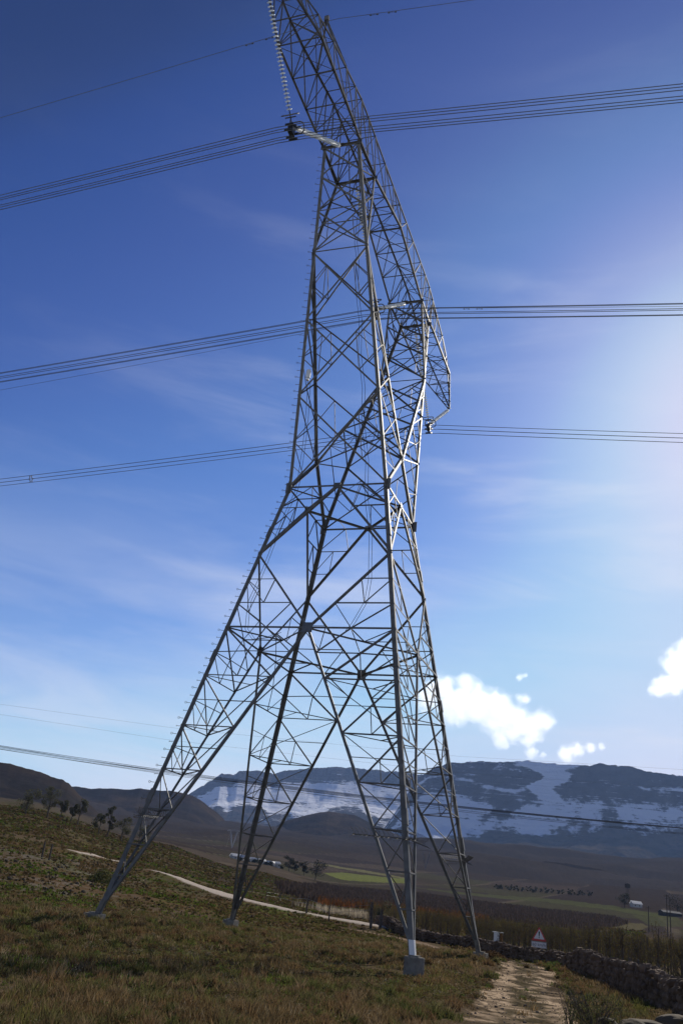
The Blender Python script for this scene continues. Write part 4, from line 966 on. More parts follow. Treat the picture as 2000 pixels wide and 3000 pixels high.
# loose stones on the track and in the veld: too many to count
B = MB()
for i in range(2600):
    t, w = rng.uniform(0, 1), rng.uniform(-.06, 1.06); k = int(t * 59); p = TRK_L[k] * (1 - w) + TRK_R[k] * w + rng.normal(0, .12, 2); sz = rng.uniform(.008, .02) * (2.0 if rng.uniform() < .05 else 1)
    stone(B, np.array([p[0], p[1], gz(*p) - .03 + sz * .5]), sz * 1.4, sz, sz * .8, rng.uniform(0, 3))
tag(B.build('track_stones', simple('track_gravel', (.09, .068, .05), (.26, .2, .14), 2, .9), None), kind='stuff')
B = MB()
for i in range(150):
    c = hit_ground(rng.normal(190, 110), rng.normal(2560, 28)); sz = rng.uniform(.06, .2); stone(B, c + np.array([0, 0, sz * .3]), sz * 1.3, sz, sz * .7, rng.uniform(0, 3))
tag(B.build('rubble', M_BOULD, None), kind='stuff')

# ------------------------------------------------------------------ bushes
def bush_np(n, rad, h, leaf, cols, k):
    d = k.normal(size=(n, 3)); d /= np.linalg.norm(d, axis=1)[:, None]; d[:, 2] = np.abs(d[:, 2]); lob = .75 + .5 * fbm(d[:, 0] * 2 + 5, d[:, 1] * 2 + d[:, 2] * 2, int(k.integers(1, 999)), 3)
    P = d * (k.uniform(.25, 1, (n, 1)) ** .5) * lob[:, None] * np.array([rad, rad, h]); return leaves(P, leaf, np.array(cols)[k.integers(0, len(cols), n)] * k.uniform(.6, 1.3, (n, 1)), k)
def twigs(k, n, rad, h, r0):
    B = MB()
    for i in range(n):
        a = k.uniform(0, 6.28); e = np.array([math.cos(a) * rad, math.sin(a) * rad, h]) * k.uniform(.5, 1); p0 = np.array([k.normal(0, .05), k.normal(0, .05), -.05]); m_ = lerp(p0, e, .5) + k.normal(0, .06 * rad + .02, 3); B.tube([p0, m_, e], [r0, r0 * .7, r0 * .3], 4)
        for j in range(2): q = lerp(m_, e, k.uniform(0, .8)); B.tube([q, q + (e - m_) * .4 + k.normal(0, .12 * h, 3)], [r0 * .5, r0 * .2], 3)
    return B
def bush(name, label, cat, c, rad, h, n, leaf, cols, seed, tw=14, group=None, r0=.012):
    k = np.random.default_rng(seed); t = thing(name, label, cat, c, group)
    V, F, Cc = bush_np(n, rad, h, leaf, cols, k); mesh_np('foliage', V, F, M_LEAF, Cc, parent=t)
    me = twigs(k, tw, rad, h, r0).build('stems', M_BARK, None); me.parent = t; return t
OLV = [(.10, .105, .04), (.07, .085, .035), (.13, .12, .055)]; BRN = [(.11, .068, .038), (.14, .09, .05), (.075, .048, .028)]; GRN = [(.09, .14, .03), (.07, .11, .03)]
bush('twiggy_bush', 'dark twiggy bush with tiny leaves in the bottom right foreground', 'bush', gnd(1745, 3035), .85, 1.05, 2200, .022, OLV, 5, 46)
bush('twiggy_bush', 'thin bare-stemmed bush at the edge of the track, left of the leafy one', 'bush', gnd(1668, 3010), .35, .95, 260, .018, OLV, 6, 16)
bush('grass_tussock', 'big rust-brown tussock hiding the right far tower foot', 'bush', gnd(1440, 2838), .95, .85, 2600, .06, BRN, 7, 6)
bush('grass_tussock', 'rust-brown tussock behind the large footing, left of the small path', 'bush', gnd(1300, 2815), 1.1, .6, 1800, .06, BRN, 8, 6)
bush('grass_tussock', 'brown tussock beside the flat left tower footing', 'bush', gnd(330, 2692), .9, .55, 1500, .06, BRN, 9, 6)
bush('small_shrub', 'round green shrub on the verge between track and stone wall', 'bush', gnd(1632, 2845), .7, .5, 900, .06, GRN, 10, 6)
bush('small_shrub', 'brown round shrub against the foot of the stone wall', 'bush', gnd(1584, 2822), .45, .55, 700, .06, BRN, 11, 6)
bush('small_shrub', 'dark green shrub at the leaning left tower leg', 'bush', hit_ground(300, 2590), 1.5, 1.3, 900, .12, OLV, 12, 6)

# ------------------------------------------------------------------ trees
def tree(name, label, c, h, crown_r, trunk_frac, n, leaf, cols, seed, group, clumps=9, lean=0.0, tall=1.0):
    k = np.random.default_rng(seed); t = thing(name, label, 'tree', tuple(c), group); B = MB()
    tip = np.array([lean * h, 0, h * .92]); pts = [np.array([0, 0, -.2]), lerp([0, 0, 0], tip, .4) + k.normal(0, .02 * h, 3) * [1, 1, 0], tip]; B.tube(pts, [h * .03, h * .022, h * .006], 6)
    cs = []
    for i in range(clumps):
        f = trunk_frac + (1 - trunk_frac) * (i + .5) / clumps; a = k.uniform(0, 6.28); ro = crown_r * k.uniform(.2, .9) * (1.15 - .7 * abs(f - (trunk_frac + 1) / 2) / (1 - trunk_frac)); p = np.array([math.cos(a) * ro + lean * h * f, math.sin(a) * ro, h * f]); cs.append(p)
        q = lerp([0, 0, 0], tip, max(f - .18, .12)); B.tube([q, lerp(q, p, .6) + np.array([0, 0, .03 * h]), p], [h * .011, h * .007, h * .003], 4)
    tk = B.build('trunk', M_BARK, None); tk.parent = t
    P = []; m_ = n // clumps
    for p in cs:
        d = k.normal(size=(m_, 3)); d /= np.linalg.norm(d, axis=1)[:, None]; P.append(p + d * k.uniform(.2, 1, (m_, 1)) ** .6 * crown_r * k.uniform(.32, .62) * np.array([1, 1, .62 * tall]))
    P = np.concatenate(P); V, F, Cc = leaves(P, leaf, np.array(cols)[k.integers(0, len(cols), len(P))] * k.uniform(.6, 1.3, (len(P), 1)), k)
    mesh_np('crown', V, F, M_LEAF, Cc, parent=t); return t
PINE = [(.11, .11, .065), (.13, .125, .08), (.09, .09, .058)]
G1 = 'gum trees on the rise at the left'
def far_at(px, py, r): p = at(px, py, r); return np.array([p[0], p[1], gz(p[0], p[1])])
for (px, r, h, cr, tf, cl, ln, lab) in [
    (62, 300, 8.5, 4.2, .25, 9, .02, 'broad dark tree on the rise, leftmost in the photo'), (128, 310, 11.5, 3.4, .35, 11, .0, 'tall bushy gum on the rise, second tree from the left edge'),
    (166, 330, 7.5, 2.6, .5, 6, .06, 'small flat-crowned gum right of the tall bushy one'), (200, 330, 7.5, 2.0, .4, 6, .05, 'slim leaning gum in the middle of the left tree line'),
    (222, 335, 10.5, 2.4, .5, 7, .08, 'slender sparse gum leaning right, with a high crown'), (289, 320, 8.0, 2.7, .4, 8, .0, 'dense gum left of the tallest thin one'),
    (316, 320, 12.5, 2.0, .3, 9, .03, 'tallest thin gum, just left of the leaning tower leg'), (360, 320, 9.5, 3.3, .4, 10, .0, 'wide gum right behind the leaning tower leg'), (425, 380, 7.5, 3.2, .3, 7, .0, 'low dark tree right of the leaning tower leg')]:
    tree('gum_tree', lab, far_at(px, 2440, r), h * .8, cr * .85, tf, 1500, .2, PINE, int(px * 7), G1, cl, ln, 1.3)
G2 = 'round trees out in the valley'
for (px, r, h, cr, lab) in [(846, 640, 9, 4.6, 'round grey tree right of the white sheds'), (862, 650, 7, 3.0, 'small round tree touching the grey one beside the sheds'), (891, 620, 8, 3.6, 'mushroom-shaped tree standing alone left of the green strip'),
                            (926, 600, 10.5, 6.2, 'largest round dark tree at the left end of the green strip'), (1826, 800, 10, 5.5, 'dark round tree left of the white cottage at the right'), (1978, 760, 12, 7.5, 'wide dark tree behind the white-roofed barn at the right edge')]:
    tree('valley_tree', lab, far_at(px, 2550, r), h, cr, .3, 700, .42, [(.04, .042, .032), (.055, .055, .04)], int(px * 3), G2, 12)
for i in range(26):                          # a distant hedgerow along the lower green strip
    px = 1452 + i * 11 + rng.uniform(-5, 5); tree('hedgerow_tree', 'tiny dark tree in the distant hedgerow along the thin green strip', far_at(px, 2620, 1050 + rng.uniform(-20, 20)), rng.uniform(3, 6.5), rng.uniform(1.6, 3.2), .12, 130, .6, [(.05, .055, .042)], 900 + i, 'hedgerow along the far green strip', 4)
tree('conical_tree', 'small dark cone-shaped tree on the scrub slope beyond the gravel road', far_at(1118, 2672, 115), 2.6, 1.0, .1, 700, .10, PINE, 61, None, 9, 0, 1.5)

# ------------------------------------------------------------------ the orchard beyond the wall
def orchard_mesh(seed):
    k = np.random.default_rng(seed); B = MB(); h = k.uniform(2.5, 3.4); B.tube([np.array([0, 0, -.1]), np.array([k.normal(0, .06), k.normal(0, .06), h * .5]), np.array([k.normal(0, .12), k.normal(0, .12), h])], [.075, .055, .015], 5); P = []
    for i in range(15):
        f = k.uniform(.18, .85); a = k.uniform(0, 6.28); L = k.uniform(.5, 1.1) * (1.15 - f * .55); p0 = np.array([0, 0, h * f]); p1 = p0 + np.array([math.cos(a) * L * .42, math.sin(a) * L * .42, L * .5]); p2 = p1 + np.array([math.cos(a) * L * .15, math.sin(a) * L * .15, L * .95]); B.tube([p0, p1, p2], [.028, .018, .007], 4)
        P += [lerp(p0, p1, t) + k.normal(0, .12, 3) for t in k.uniform(.3, 1, 14)] + [lerp(p1, p2, t) + k.normal(0, .12, 3) for t in k.uniform(0, 1, 22)]
    P = np.array(P); cols = np.array([(.115, .10, .044), (.09, .085, .036), (.13, .10, .046), (.11, .07, .034)])[k.integers(0, 4, len(P))] * k.uniform(.6, 1.25, (len(P), 1))
    return B, leaves(P, k.uniform(.025, .055, len(P)), cols, k)
protos = []
for sd_ in range(5):
    B, (V, F, Cc) = orchard_mesh(300 + sd_); tk = B.build('trunk', M_BARK, None); cr = mesh_np('crown', V, F, M_LEAF, Cc); protos.append((tk.data, cr.data, V, F, Cc)); bpy.data.objects.remove(tk); bpy.data.objects.remove(cr)
rows = []; ux, uy = math.sin(R(48)), math.cos(R(48)); rx, ry = uy, -ux
wa = np.array([math.atan2(*p) for p in WALL]); wr = np.array([math.hypot(*p) for p in WALL]); o_ = np.argsort(wa)
for i in range(-60, 24):
    for j in range(-20, 120):
        x = 22 + rx * i * 3.6 + ux * (j * 1.55 - 20) + rng.normal(0, .12); y = 48 + ry * i * 3.6 + uy * (j * 1.55 - 20) + rng.normal(0, .12); r = math.hypot(x, y); a = math.atan2(x, y)
        if not (R(4.2) < a < R(24)) or r > 190: continue
        if r < np.interp(a, wa[o_], wr[o_]) + 3.5 + (a < R(10)) * 1.5: continue
        rows.append((r, x, y))
rows.sort(); stuff_parts = []
for i, (r, x, y) in enumerate(rows):
    z = gz(x, y); ro = rng.uniform(0, 6.28); sc_ = rng.uniform(.55, .85); tkm, crm, V, F, Cc = protos[i % 5]
    if i < 290:
        t = thing('orchard_tree', 'thin half-bare fruit tree in the planted rows behind the stone wall', 'fruit tree', (x, y, z), 'orchard rows behind the stone wall', ro); t.scale = (sc_,) * 3
        for nm, dm in (('trunk', tkm), ('crown', crm)): o = bpy.data.objects.new(nm, dm); COL.objects.link(o); o.parent = t
    else:
        ca, sa = math.cos(ro), math.sin(ro); Vr = np.stack([V[:, 0] * ca - V[:, 1] * sa, V[:, 0] * sa + V[:, 1] * ca, V[:, 2]], 1) * sc_ + np.array([x, y, z]); sub = np.arange(len(F)); stuff_parts.append((Vr, F, Cc))
if stuff_parts:
    V, F, Cc = join(stuff_parts); tag(mesh_np('orchard', V, F, M_LEAF, Cc), kind='stuff')
# farther rows: winter-bare blocks, read as one mass
def mass(name, poly_px, n, h, w, cols, lean=.3):
    poly = [tuple(hit_ground(*p)[:2]) for p in poly_px]; xs = [p[0] for p in poly]; ys = [p[1] for p in poly]; X = rng.uniform(min(xs), max(xs), n * 4); Y = rng.uniform(min(ys), max(ys), n * 4); m_ = in_poly(X, Y, poly); X, Y = X[m_][:n], Y[m_][:n]
    P = np.stack([X, Y, ground_z(X, Y)], 1); k = len(X); c = np.array(cols)[rng.integers(0, len(cols), k)] * rng.uniform(.7, 1.25, (k, 1)); V, F, Cc = blades(P, rng.uniform(.6, 1.1, k) * h, np.full(k, w), lean, c); return tag(mesh_np(name, V, F, M_GRASS, Cc), kind='stuff')
mass('bare_orchard', ((800, 2590), (940, 2592), (1240, 2620), (1500, 2655), (1800, 2690), (1840, 2706), (1700, 2730), (1500, 2705), (1240, 2672), (900, 2640), (820, 2615)), 24000, 1.9, .5, [(.058, .044, .038), (.07, .052, .043), (.045, .036, .032)])
mass('rust_vines', ((930, 2634), (1060, 2645), (1260, 2668), (1430, 2690), (1430, 2706), (1260, 2688), (1060, 2664), (930, 2650)), 5000, 1.6, .5, [(.15, .06, .02), (.11, .048, .02), (.07, .042, .02)])

# ------------------------------------------------------------------ sign, hut, fence, buildings, far pylons, second line
M_RED = simple('sign_red', (.42, .03, .03), (.48, .04, .04), 3, .5); M_SW = simple('sign_white', (.62, .60, .60), (.7, .68, .68), 2, .5); M_BLK = simple('sign_black', (.02, .02, .025), (.03, .03, .03), 2, .5); M_RUST = simple('rusty_orange', (.30, .10, .035), (.40, .15, .05), 3, .7)
def facing(p): return math.atan2(-p[0], -p[1])
sp = at(1578, 2757, 73); sp[2] = gz(sp[0], sp[1]); zc_ = at(1578, 2757, 73)[2]
sg = thing('warning_sign', 'red-bordered warning triangle with exclamation mark over a 60 km/h plate', 'road sign', tuple(sp)); f = -sp[:2] / np.linalg.norm(sp[:2]); fx = np.array([-f[1], f[0], 0]); fn = np.array([f[0], f[1], 0]); up = np.array([0, 0, 1.])
fx = -fx if fx[0] < 0 else fx; fx = fx * .985 + fn * .17; fn2 = np.cross(fx, up); fn2 = fn2 if fn2 @ fn > 0 else -fn2
def flat(B, c, outline, th):
    a = [c + fx * x + up * y for x, y in outline]; n = len(a); B.add([p + fn2 * th for p in a] + a, [tuple(range(n)), tuple(range(2 * n - 1, n - 1, -1))] + [(i, n + i, n + (i + 1) % n, (i + 1) % n) for i in range(n)])
ctr = np.array([sp[0], sp[1], zc_]); S3 = .54
def rtri(s, dy, r=.05): return [(-s + r, dy), (s - r, dy), (s - r * .2, dy + r * .9), (r * .45, dy + s * 1.732 - r * .6), (-r * .45, dy + s * 1.732 - r * .6), (-s + r * .2, dy + r * .9)]
B = MB(); flat(B, ctr, rtri(S3, 0), .012); B.build('red_triangle', M_RED, sg)
B = MB(); flat(B, ctr + fn2 * .013, rtri(S3 * .70, .13, .03), .006); B.build('white_triangle', M_SW, sg)
B = MB(); flat(B, ctr + fn2 * .021, [(-.028, .30), (.028, .30), (.056, .60), (.035, .64), (-.035, .64), (-.056, .60)], .004); flat(B, ctr + fn2 * .021, [(.038 * math.cos(a), .225 + .038 * math.sin(a)) for a in np.linspace(0, 6.28, 11)[:-1]], .004); B.build('exclamation_mark', M_BLK, sg)
B = MB(); flat(B, ctr, [(-.55, -.46), (.55, -.46), (.55, -.04), (-.55, -.04)], .012); pl = B.build('speed_plate', M_SW, sg)
B = MB()
for x0, x1, y0, y1 in ((-.53, .53, -.445, -.425), (-.53, .53, -.07, -.05), (-.53, -.51, -.425, -.07), (.51, .53, -.425, -.07)): flat(B, ctr + fn2 * .013, [(x0, y0), (x1, y0), (x1, y1), (x0, y1)], .004)
B.build('plate_border', M_BLK, pl)
tx = bpy.data.curves.new('plate_text', 'FONT'); tx.body = '60 km/h'; tx.size = .29; tx.align_x = 'CENTER'; tx.align_y = 'CENTER'; tx.extrude = .002; tx.materials.append(M_BLK); to = bpy.data.objects.new('plate_text', bpy.data.meshes.new_from_object(bpy.data.objects.new('plate_text_source', tx))); COL.objects.link(to); to.parent = pl
_pos = ctr + fn2 * .018 + up * (-.25) - chain_loc(sg); to.matrix_local = Matrix(((fx[0], up[0], fn2[0], _pos[0]), (fx[1], up[1], fn2[1], _pos[1]), (fx[2], up[2], fn2[2], _pos[2]), (0, 0, 0, 1)))
for s_ in (-.3, .3):
    B = MB(); b = np.array([sp[0], sp[1], sp[2] - .2]) + fx * s_ - fn2 * .05; B.tube([b, np.array([b[0], b[1], zc_ + .1])], .035, 7); B.build('post', M_POST, sg)
hp = at(1455, 2765, 86); ht = at(1455, 2732, 86)[2] - hp[2]; hp[2] -= .35; ht += .35
hut = thing('pump_hut', 'small white pump housing with orange side and flat roof behind the stone wall', 'hut', tuple(hp))
B = MB(); cc = hp + up * (ht / 2); B.box(cc, fx * .25, fn2 * .28, up * (ht / 2)); B.build('housing', M_WHITE, hut)
B = MB(); B.box(cc + fx * .27 + up * -.02, fx * .028, fn2 * .25, up * (ht / 2 - .03)); B.box(cc + fx * .36 - fn2 * .1, fx * .06, fn2 * .15, up * (ht / 2 - .05)); B.build('side_panel', M_RUST, hut)
B = MB(); B.box(cc + fn2 * .264 + fx * .06 - up * .02, fx * .06, fn2 * .006, up * ht * .33); B.build('door_slot', M_BLK, hut)
B = MB(); _g = gz(hp[0], hp[1]); B.box(np.array([hp[0], hp[1], (_g - .2 + hp[2]) / 2]), fx * .4, fn2 * .4, up * (hp[2] - _g + .2) / 2); B.build('plinth', M_CONC, hut)
B = MB(); B.box(hp + up * (ht + .03) + fx * .06, fx * .42, fn2 * .36, up * .03); B.build('roof', M_WHITE, hut)
sl_ = at(1433, 2759, 84); B = MB(); B.box(np.array([sl_[0], sl_[1], sl_[2]]), fx * .22, fn2 * .3, up * .035); B.box(np.array([sl_[0], sl_[1], (sl_[2] + gz(sl_[0], sl_[1])) / 2]), fx * .16, fn2 * .2, up * ((sl_[2] - gz(sl_[0], sl_[1])) / 2)); tag(B.build('concrete_valve_box', M_WHITE, None, loc=sl_), 'low white-topped valve box just left of the pump housing', 'box')

def post(px, py, h, label, group, r=None, wdt=.07):
    c = at(px, py, r) if r else hit_ground(px, py); c[2] = gz(c[0], c[1]); B = MB(); l_ = rng.normal(0, .04, 2); B.tube([c - up * .2, c + np.array([l_[0], l_[1], h * .6]), c + np.array([l_[0] * 1.6, l_[1] * 1.6, h])], [wdt, wdt * .95, wdt * .85], 6); tag(B.build('fence_post', M_POST, None, loc=c), label, 'fence post', group); return c + up * h
GP = 'fence posts beside the gravel road'; tops = []
for (px, py, h, w, lab) in [(686, 2637, 1.3, .09, 'wooden fence post left of the far tower leg, by the gravel road'), (739, 2613, 1.3, .08, 'wooden post right of the far left tower leg'), (777, 2641, 1.5, .07, 'thin fence post, first right of the far left tower leg'), (818, 2645, 1.5, .08, 'fence post, second right of the far left tower leg'), (856, 2660, 1.5, .06, 'thin leaning fence post between two thicker ones'), (897, 2676, 1.7, .12, 'thick fence post at the upper edge of the gravel road'), (963, 2700, 1.5, .08, 'fence post left of the pale plumed grass'), (1085, 2722, 2.3, .15, 'tall thick gate post at the right end of the gravel road')]:
    tops.append(post(px, py, h, lab, GP, None, w))
post(1112, 2722, 1.7, 'dark gate post where the stone wall starts', GP, None, .16)
post(123, 2512, 1.9, 'grey post on the left bank, left one of a pair', 'posts on the left bank', None, .12); post(144, 2520, 1.9, 'grey post on the left bank, right one of a pair', 'posts on the left bank', None, .12)
for i in range(2, len(tops) - 1):
    pass
for q, (hgt, lab) in enumerate(((.25, 'top'), (.7, 'lower'))):
    B = MB(); B.tube([p - up * hgt for p in tops[2:]], .012, 4); tag(B.build('fence_wire', M_WIRE, None, loc=tops[4]), lab + ' strand of the wire fence along the gravel road', 'fence wire')
# rail fence behind the wall at the right
rf = thing('rail_fence', 'dark wooden rail fence behind the stone wall at the right', 'fence', tuple(at(1890, 2850, 46) * [1, 1, 0])); RP = []
for px in (1845, 1868, 1896, 1922):
    c = at(px, 2850, 46 - (px - 1845) * .05); c[2] = gz(c[0], c[1]); RP.append(c + up * 1.15); B = MB(); B.tube([c - up * .2, c + up * 1.3], .06, 6); B.build('post', M_POST, rf)
for dz in (0, -.28): B = MB(); B.tube([p + up * dz for p in RP], .035, 5); B.build('rail', M_POST, rf)

M_ROOF = simple('white_sheeting', (.78, .78, .78), (.85, .85, .85), .3, .45)
_t = M_ROOF.node_tree; _tr = N(_t, 'ShaderNodeBsdfTranslucent'); _tr.inputs['Color'].default_value = (.8, .82, .85, 1); _ms = N(_t, 'ShaderNodeMixShader'); _ms.inputs[0].default_value = .6
_t.links.new(_t.nodes['Principled BSDF'].outputs[0], _ms.inputs[1]); _t.links.new(_tr.outputs[0], _ms.inputs[2]); _t.links.new(_ms.outputs[0], _t.nodes['Material Output'].inputs['Surface']); M_WALLW = simple('plaster_wall', (.45, .40, .34), (.6, .55, .48), .5, .8)
def shed(name, label, cat, px, py, r, w, d, h, rh, yaw, group, wallm=M_WALLW, roofm=M_ROOF):
    c = at(px, py, r); c[2] = gz(c[0], c[1]); t = thing(name, label, cat, tuple(c), group, 0); ca, sa = math.cos(yaw), math.sin(yaw); ex = np.array([ca, sa, 0]); ey = np.array([-sa, ca, 0])
    B = MB(); B.box(c + up * (h / 2 - .3), ex * w / 2, ey * d / 2, up * (h / 2 + .3)); gab = []
    for s_ in (-1, 1): B.add([c + ex * s_ * w / 2 + ey * d / 2 + up * h, c + ex * s_ * w / 2 - ey * d / 2 + up * h, c + ex * s_ * w / 2 + up * (h + rh)], [(0, 1, 2)])
    B.build('wall', wallm, t); B = MB(); e = .4
    for s_ in (-1, 1):
        p = [c + ex * sx * (w / 2 + e) + (ey * s_ * (d / 2 + e) + up * (h - rh * e / (d / 2)) if k else up * (h + rh)) for sx, k in ((-1, 0), (1, 0), (1, 1), (-1, 1))]; B.add([q + up * .12 for q in p] + p, [(0, 1, 2, 3), (7, 6, 5, 4), (0, 4, 5, 1), (1, 5, 6, 2), (2, 6, 7, 3), (3, 7, 4, 0)])
    B.build('roof', roofm, t)
    for k in range(2 if w > 7 else 1):
        B = MB(); B.box(c - ey * (d / 2 + .03) + ex * w * (.22 - .44 * k) + up * h * .5, ex * .4, ey * .04, up * .45); B.build('window', M_BLK, t)
    return t
GS = 'white farm sheds in the valley'
for i, (px, py, r, w, d, h, rh, lab) in enumerate([(691, 2522, 700, 8, 6, 2.6, 1.6, 'bright white-roofed shed, largest and leftmost of the farm sheds'), (709, 2525, 690, 3, 4, 2.4, 1.3, 'white-roofed shed touching the largest one'), (718, 2529, 700, 2.2, 3, 2, 1, 'small white shed left of the dark tower leg'), (737, 2532, 680, 3, 3, 1.8, 1, 'white shed just right of the dark tower leg'), (751, 2539, 670, 2.6, 3, 1.8, 1, 'cream-walled small shed in the middle of the farm row'), (769, 2537, 680, 3, 3, 2, 1.1, 'white shed in front of the dark shrubs of the farm row'), (786, 2546, 660, 2.6, 3, 1.8, 1, 'small pale shed, third from the right of the farm row'), (799, 2548, 655, 2.4, 3, 1.8, 1, 'small pale shed, second from the right of the farm row'), (811, 2549, 650, 2.8, 3, 2.8, 1, 'rightmost pale shed of the farm row')]):
    shed('farm_shed', lab, 'shed', px, py, r, w, d, h, rh, R((25, -18, 60, 8, -35, 40, -10, 55, 20)[i]), GS)
for i, px in enumerate((700, 722, 745, 761, 779, 793, 804, 814, 822)): bush('farm_shrub', 'dark shrub among the white farm sheds', 'bush', far_at(px, 2540, 640 + 3 * i), 1.3 + .5 * (i % 3), 2.0 + .5 * (i % 2), 160, .5, [(.035, .042, .03)], 70 + i, 3, 'shrubs among the farm sheds', .05)
shed('barn', 'long white-roofed barn near the right edge of the valley', 'barn', 1962, 2698, 720, 15, 6, 2.2, 1.2, R(15), None, simple('grey_wall', (.06, .055, .05), (.09, .08, .07), .5, .8), simple('dull_roof', (.07, .07, .072), (.11, .11, .11), .5, .9))
shed('cottage', 'small white cottage beside the dark round tree at the right', 'house', 1862, 2676, 830, 8, 6, 2.8, 2, R(5), None)
GD = 'distribution poles in the right valley'
for px, py, r, h, lab in ((1899, 2714, 420, 10, 'thin power pole left of the barn'), (1954, 2720, 400, 15, 'tall thin power pole in front of the barn, left of a pair'), (1963, 2720, 405, 14, 'tall thin power pole in front of the barn, right of a pair')):
    c = far_at(px, py, r); B = MB(); B.tube([c, c + up * h], [.2, .13], 6); B.box(c + up * (h - .8), np.array([1.0, .1, 0]), np.array([0, .06, 0]), up * .07); tag(B.build('power_pole', M_POST, None, loc=c), lab, 'pole', GD)
c = far_at(1838, 2655, 900); B = MB()
for a in range(4): B.tube([c + np.array([2.2 * math.cos(a * 1.57), 2.2 * math.sin(a * 1.57), 0]), c + up * 13 + np.array([.8 * math.cos(a * 1.57), .8 * math.sin(a * 1.57), 0])], .14, 4)
B.lathe([(2.2, 0), (2.4, .2), (2.4, 3.2), (1.2, 4.2), (.2, 4.6)], 12, c + up * 13); tag(B.build('water_tower', M_POST, None, loc=c), 'dark water tank on legs above the trees in the right valley', 'water tower')

M_FARP = simple('far_steel', (.5, .5, .5), (.6, .6, .6), .2, .5, .3)
def far_pylon(px, py, r, h, label, mat):
    c = far_at(px, py, r); t = thing('guyed_pylon', label, 'pylon', tuple(c), 'small pylons far off in the valley'); w = h * .21; rx_ = np.array([math.cos(.3), -math.sin(.3), 0])
    for s_ in (-1, 1):
        B = MB(); a, b = c.copy(), c + rx_ * s_ * w + up * h * .93
        for off in (np.array([.25, 0, 0]), np.array([-.25, .3, 0]), np.array([0, -.3, 0])): B.tube([a, lerp(a, b, .5) + off * 2.2, b], .16, 4)
        for k in range(8): q = lerp(a, b, (k + .5) / 8); B.tube([q - rx_ * .6, q + rx_ * .6 + up * 1.2], .08, 3)
        B.build('mast', mat, t); B = MB(); B.tube([b, c - rx_ * s_ * -h * .38 + np.array([0, 6, 0])], .05, 3); B.build('guy_wire', mat, t)
    B = MB()
    for dz in (0, 1.6): B.tube([c - rx_ * w * 2 + up * (h * .93 + dz * .3), c + up * (h * .95 + dz), c + rx_ * w * 2 + up * (h * .93 + dz * .3)], .16, 4)
    for k in range(14): x = (k / 13 * 2 - 1) * w * 1.9; B.tube([c + rx_ * x + up * h * .935, c + rx_ * (x + .8) + up * (h * .95 + 1.3)], .08, 3)
    B.build('crossarm', mat, t)
far_pylon(674, 2521, 1150, 21, 'pale V-shaped guyed pylon left of the white farm sheds', M_FARP)
far_pylon(1241, 2612, 1500, 28, 'faint grey V-shaped guyed pylon right of the near tower leg', simple('far_steel_dull', (.10, .10, .11), (.13, .13, .14), .2, .5, .3))
# a second line crossing low behind the tower
def span(p0, p1, sag, n=60): return [lerp(p0, p1, t) - up * sag * 4 * t * (1 - t) for t in np.linspace(-.3, 1.3, n)]
for i, (y0, y1, r_, lab) in enumerate([(2184, 2425, .05, 'upper left wire'), (2188, 2425.5, .05, 'second wire'), (2191, 2427, .045, 'third wire'), (2195, 2427.5, .045, 'fourth wire'), (2186, 2441, .04, 'lower pair, upper wire'), (2194, 2444, .04, 'lower pair, lower wire')]):
    p0, p1 = at(0, y0, 226 + i * 1.0), at(2000, y1, 206 + i * 1.0); B = MB(); B.tube(span(p0, p1, 1.3), r_, 5); tag(B.build('background_conductor', M_WIRE, None, loc=p0), 'dark wire of the lower line crossing in front of the snowy mountain', 'power line', 'wires of the second line behind the tower')
for i, (pts_) in enumerate([((0, 2062.5), (513, 2134), (1322, 2214), (2000, 2255)), ((0, 2093), (500, 2168), (1322, 2262), (2000, 2310))][:2]):
    B = MB(); P_ = [at(x, y, 300 + 3 * i) for x, y in pts_]; t_ = np.array([p[0] for p in P_]); B.tube([np.array([x, np.interp(x, t_, [p[1] for p in P_]), np.polyval(np.polyfit(t_, [p[2] for p in P_], 2), x)]) for x in np.linspace(-190, 190, 60)], .022, 4)
    tag(B.build('background_earth_wire', M_WIRE, None, loc=P_[0]), ('upper' if i == 0 else 'lower') + ' faint thin wire crossing the pale sky above the mountains', 'power line')

# ================================================================== air and clouds
hz = MB(); hz.box(np.array([0, 3600, 640]), np.array([5200., 0, 0]), np.array([0, 5400., 0]), np.array([0, 0, 1000.]))
mh = bpy.data.materials.new('valley_air'); mh.use_nodes = True; t = mh.node_tree; t.nodes.clear()
pv = N(t, 'ShaderNodeVolumePrincipled', i_Density=3.0e-5, i_Anisotropy=0.2); pv.inputs['Color'].default_value = (.36, .56, 1.0, 1)
ou = N(t, 'ShaderNodeOutputMaterial'); t.links.new(pv.outputs[0], ou.inputs['Volume'])
tag(hz.build('haze', mh), kind='stuff')

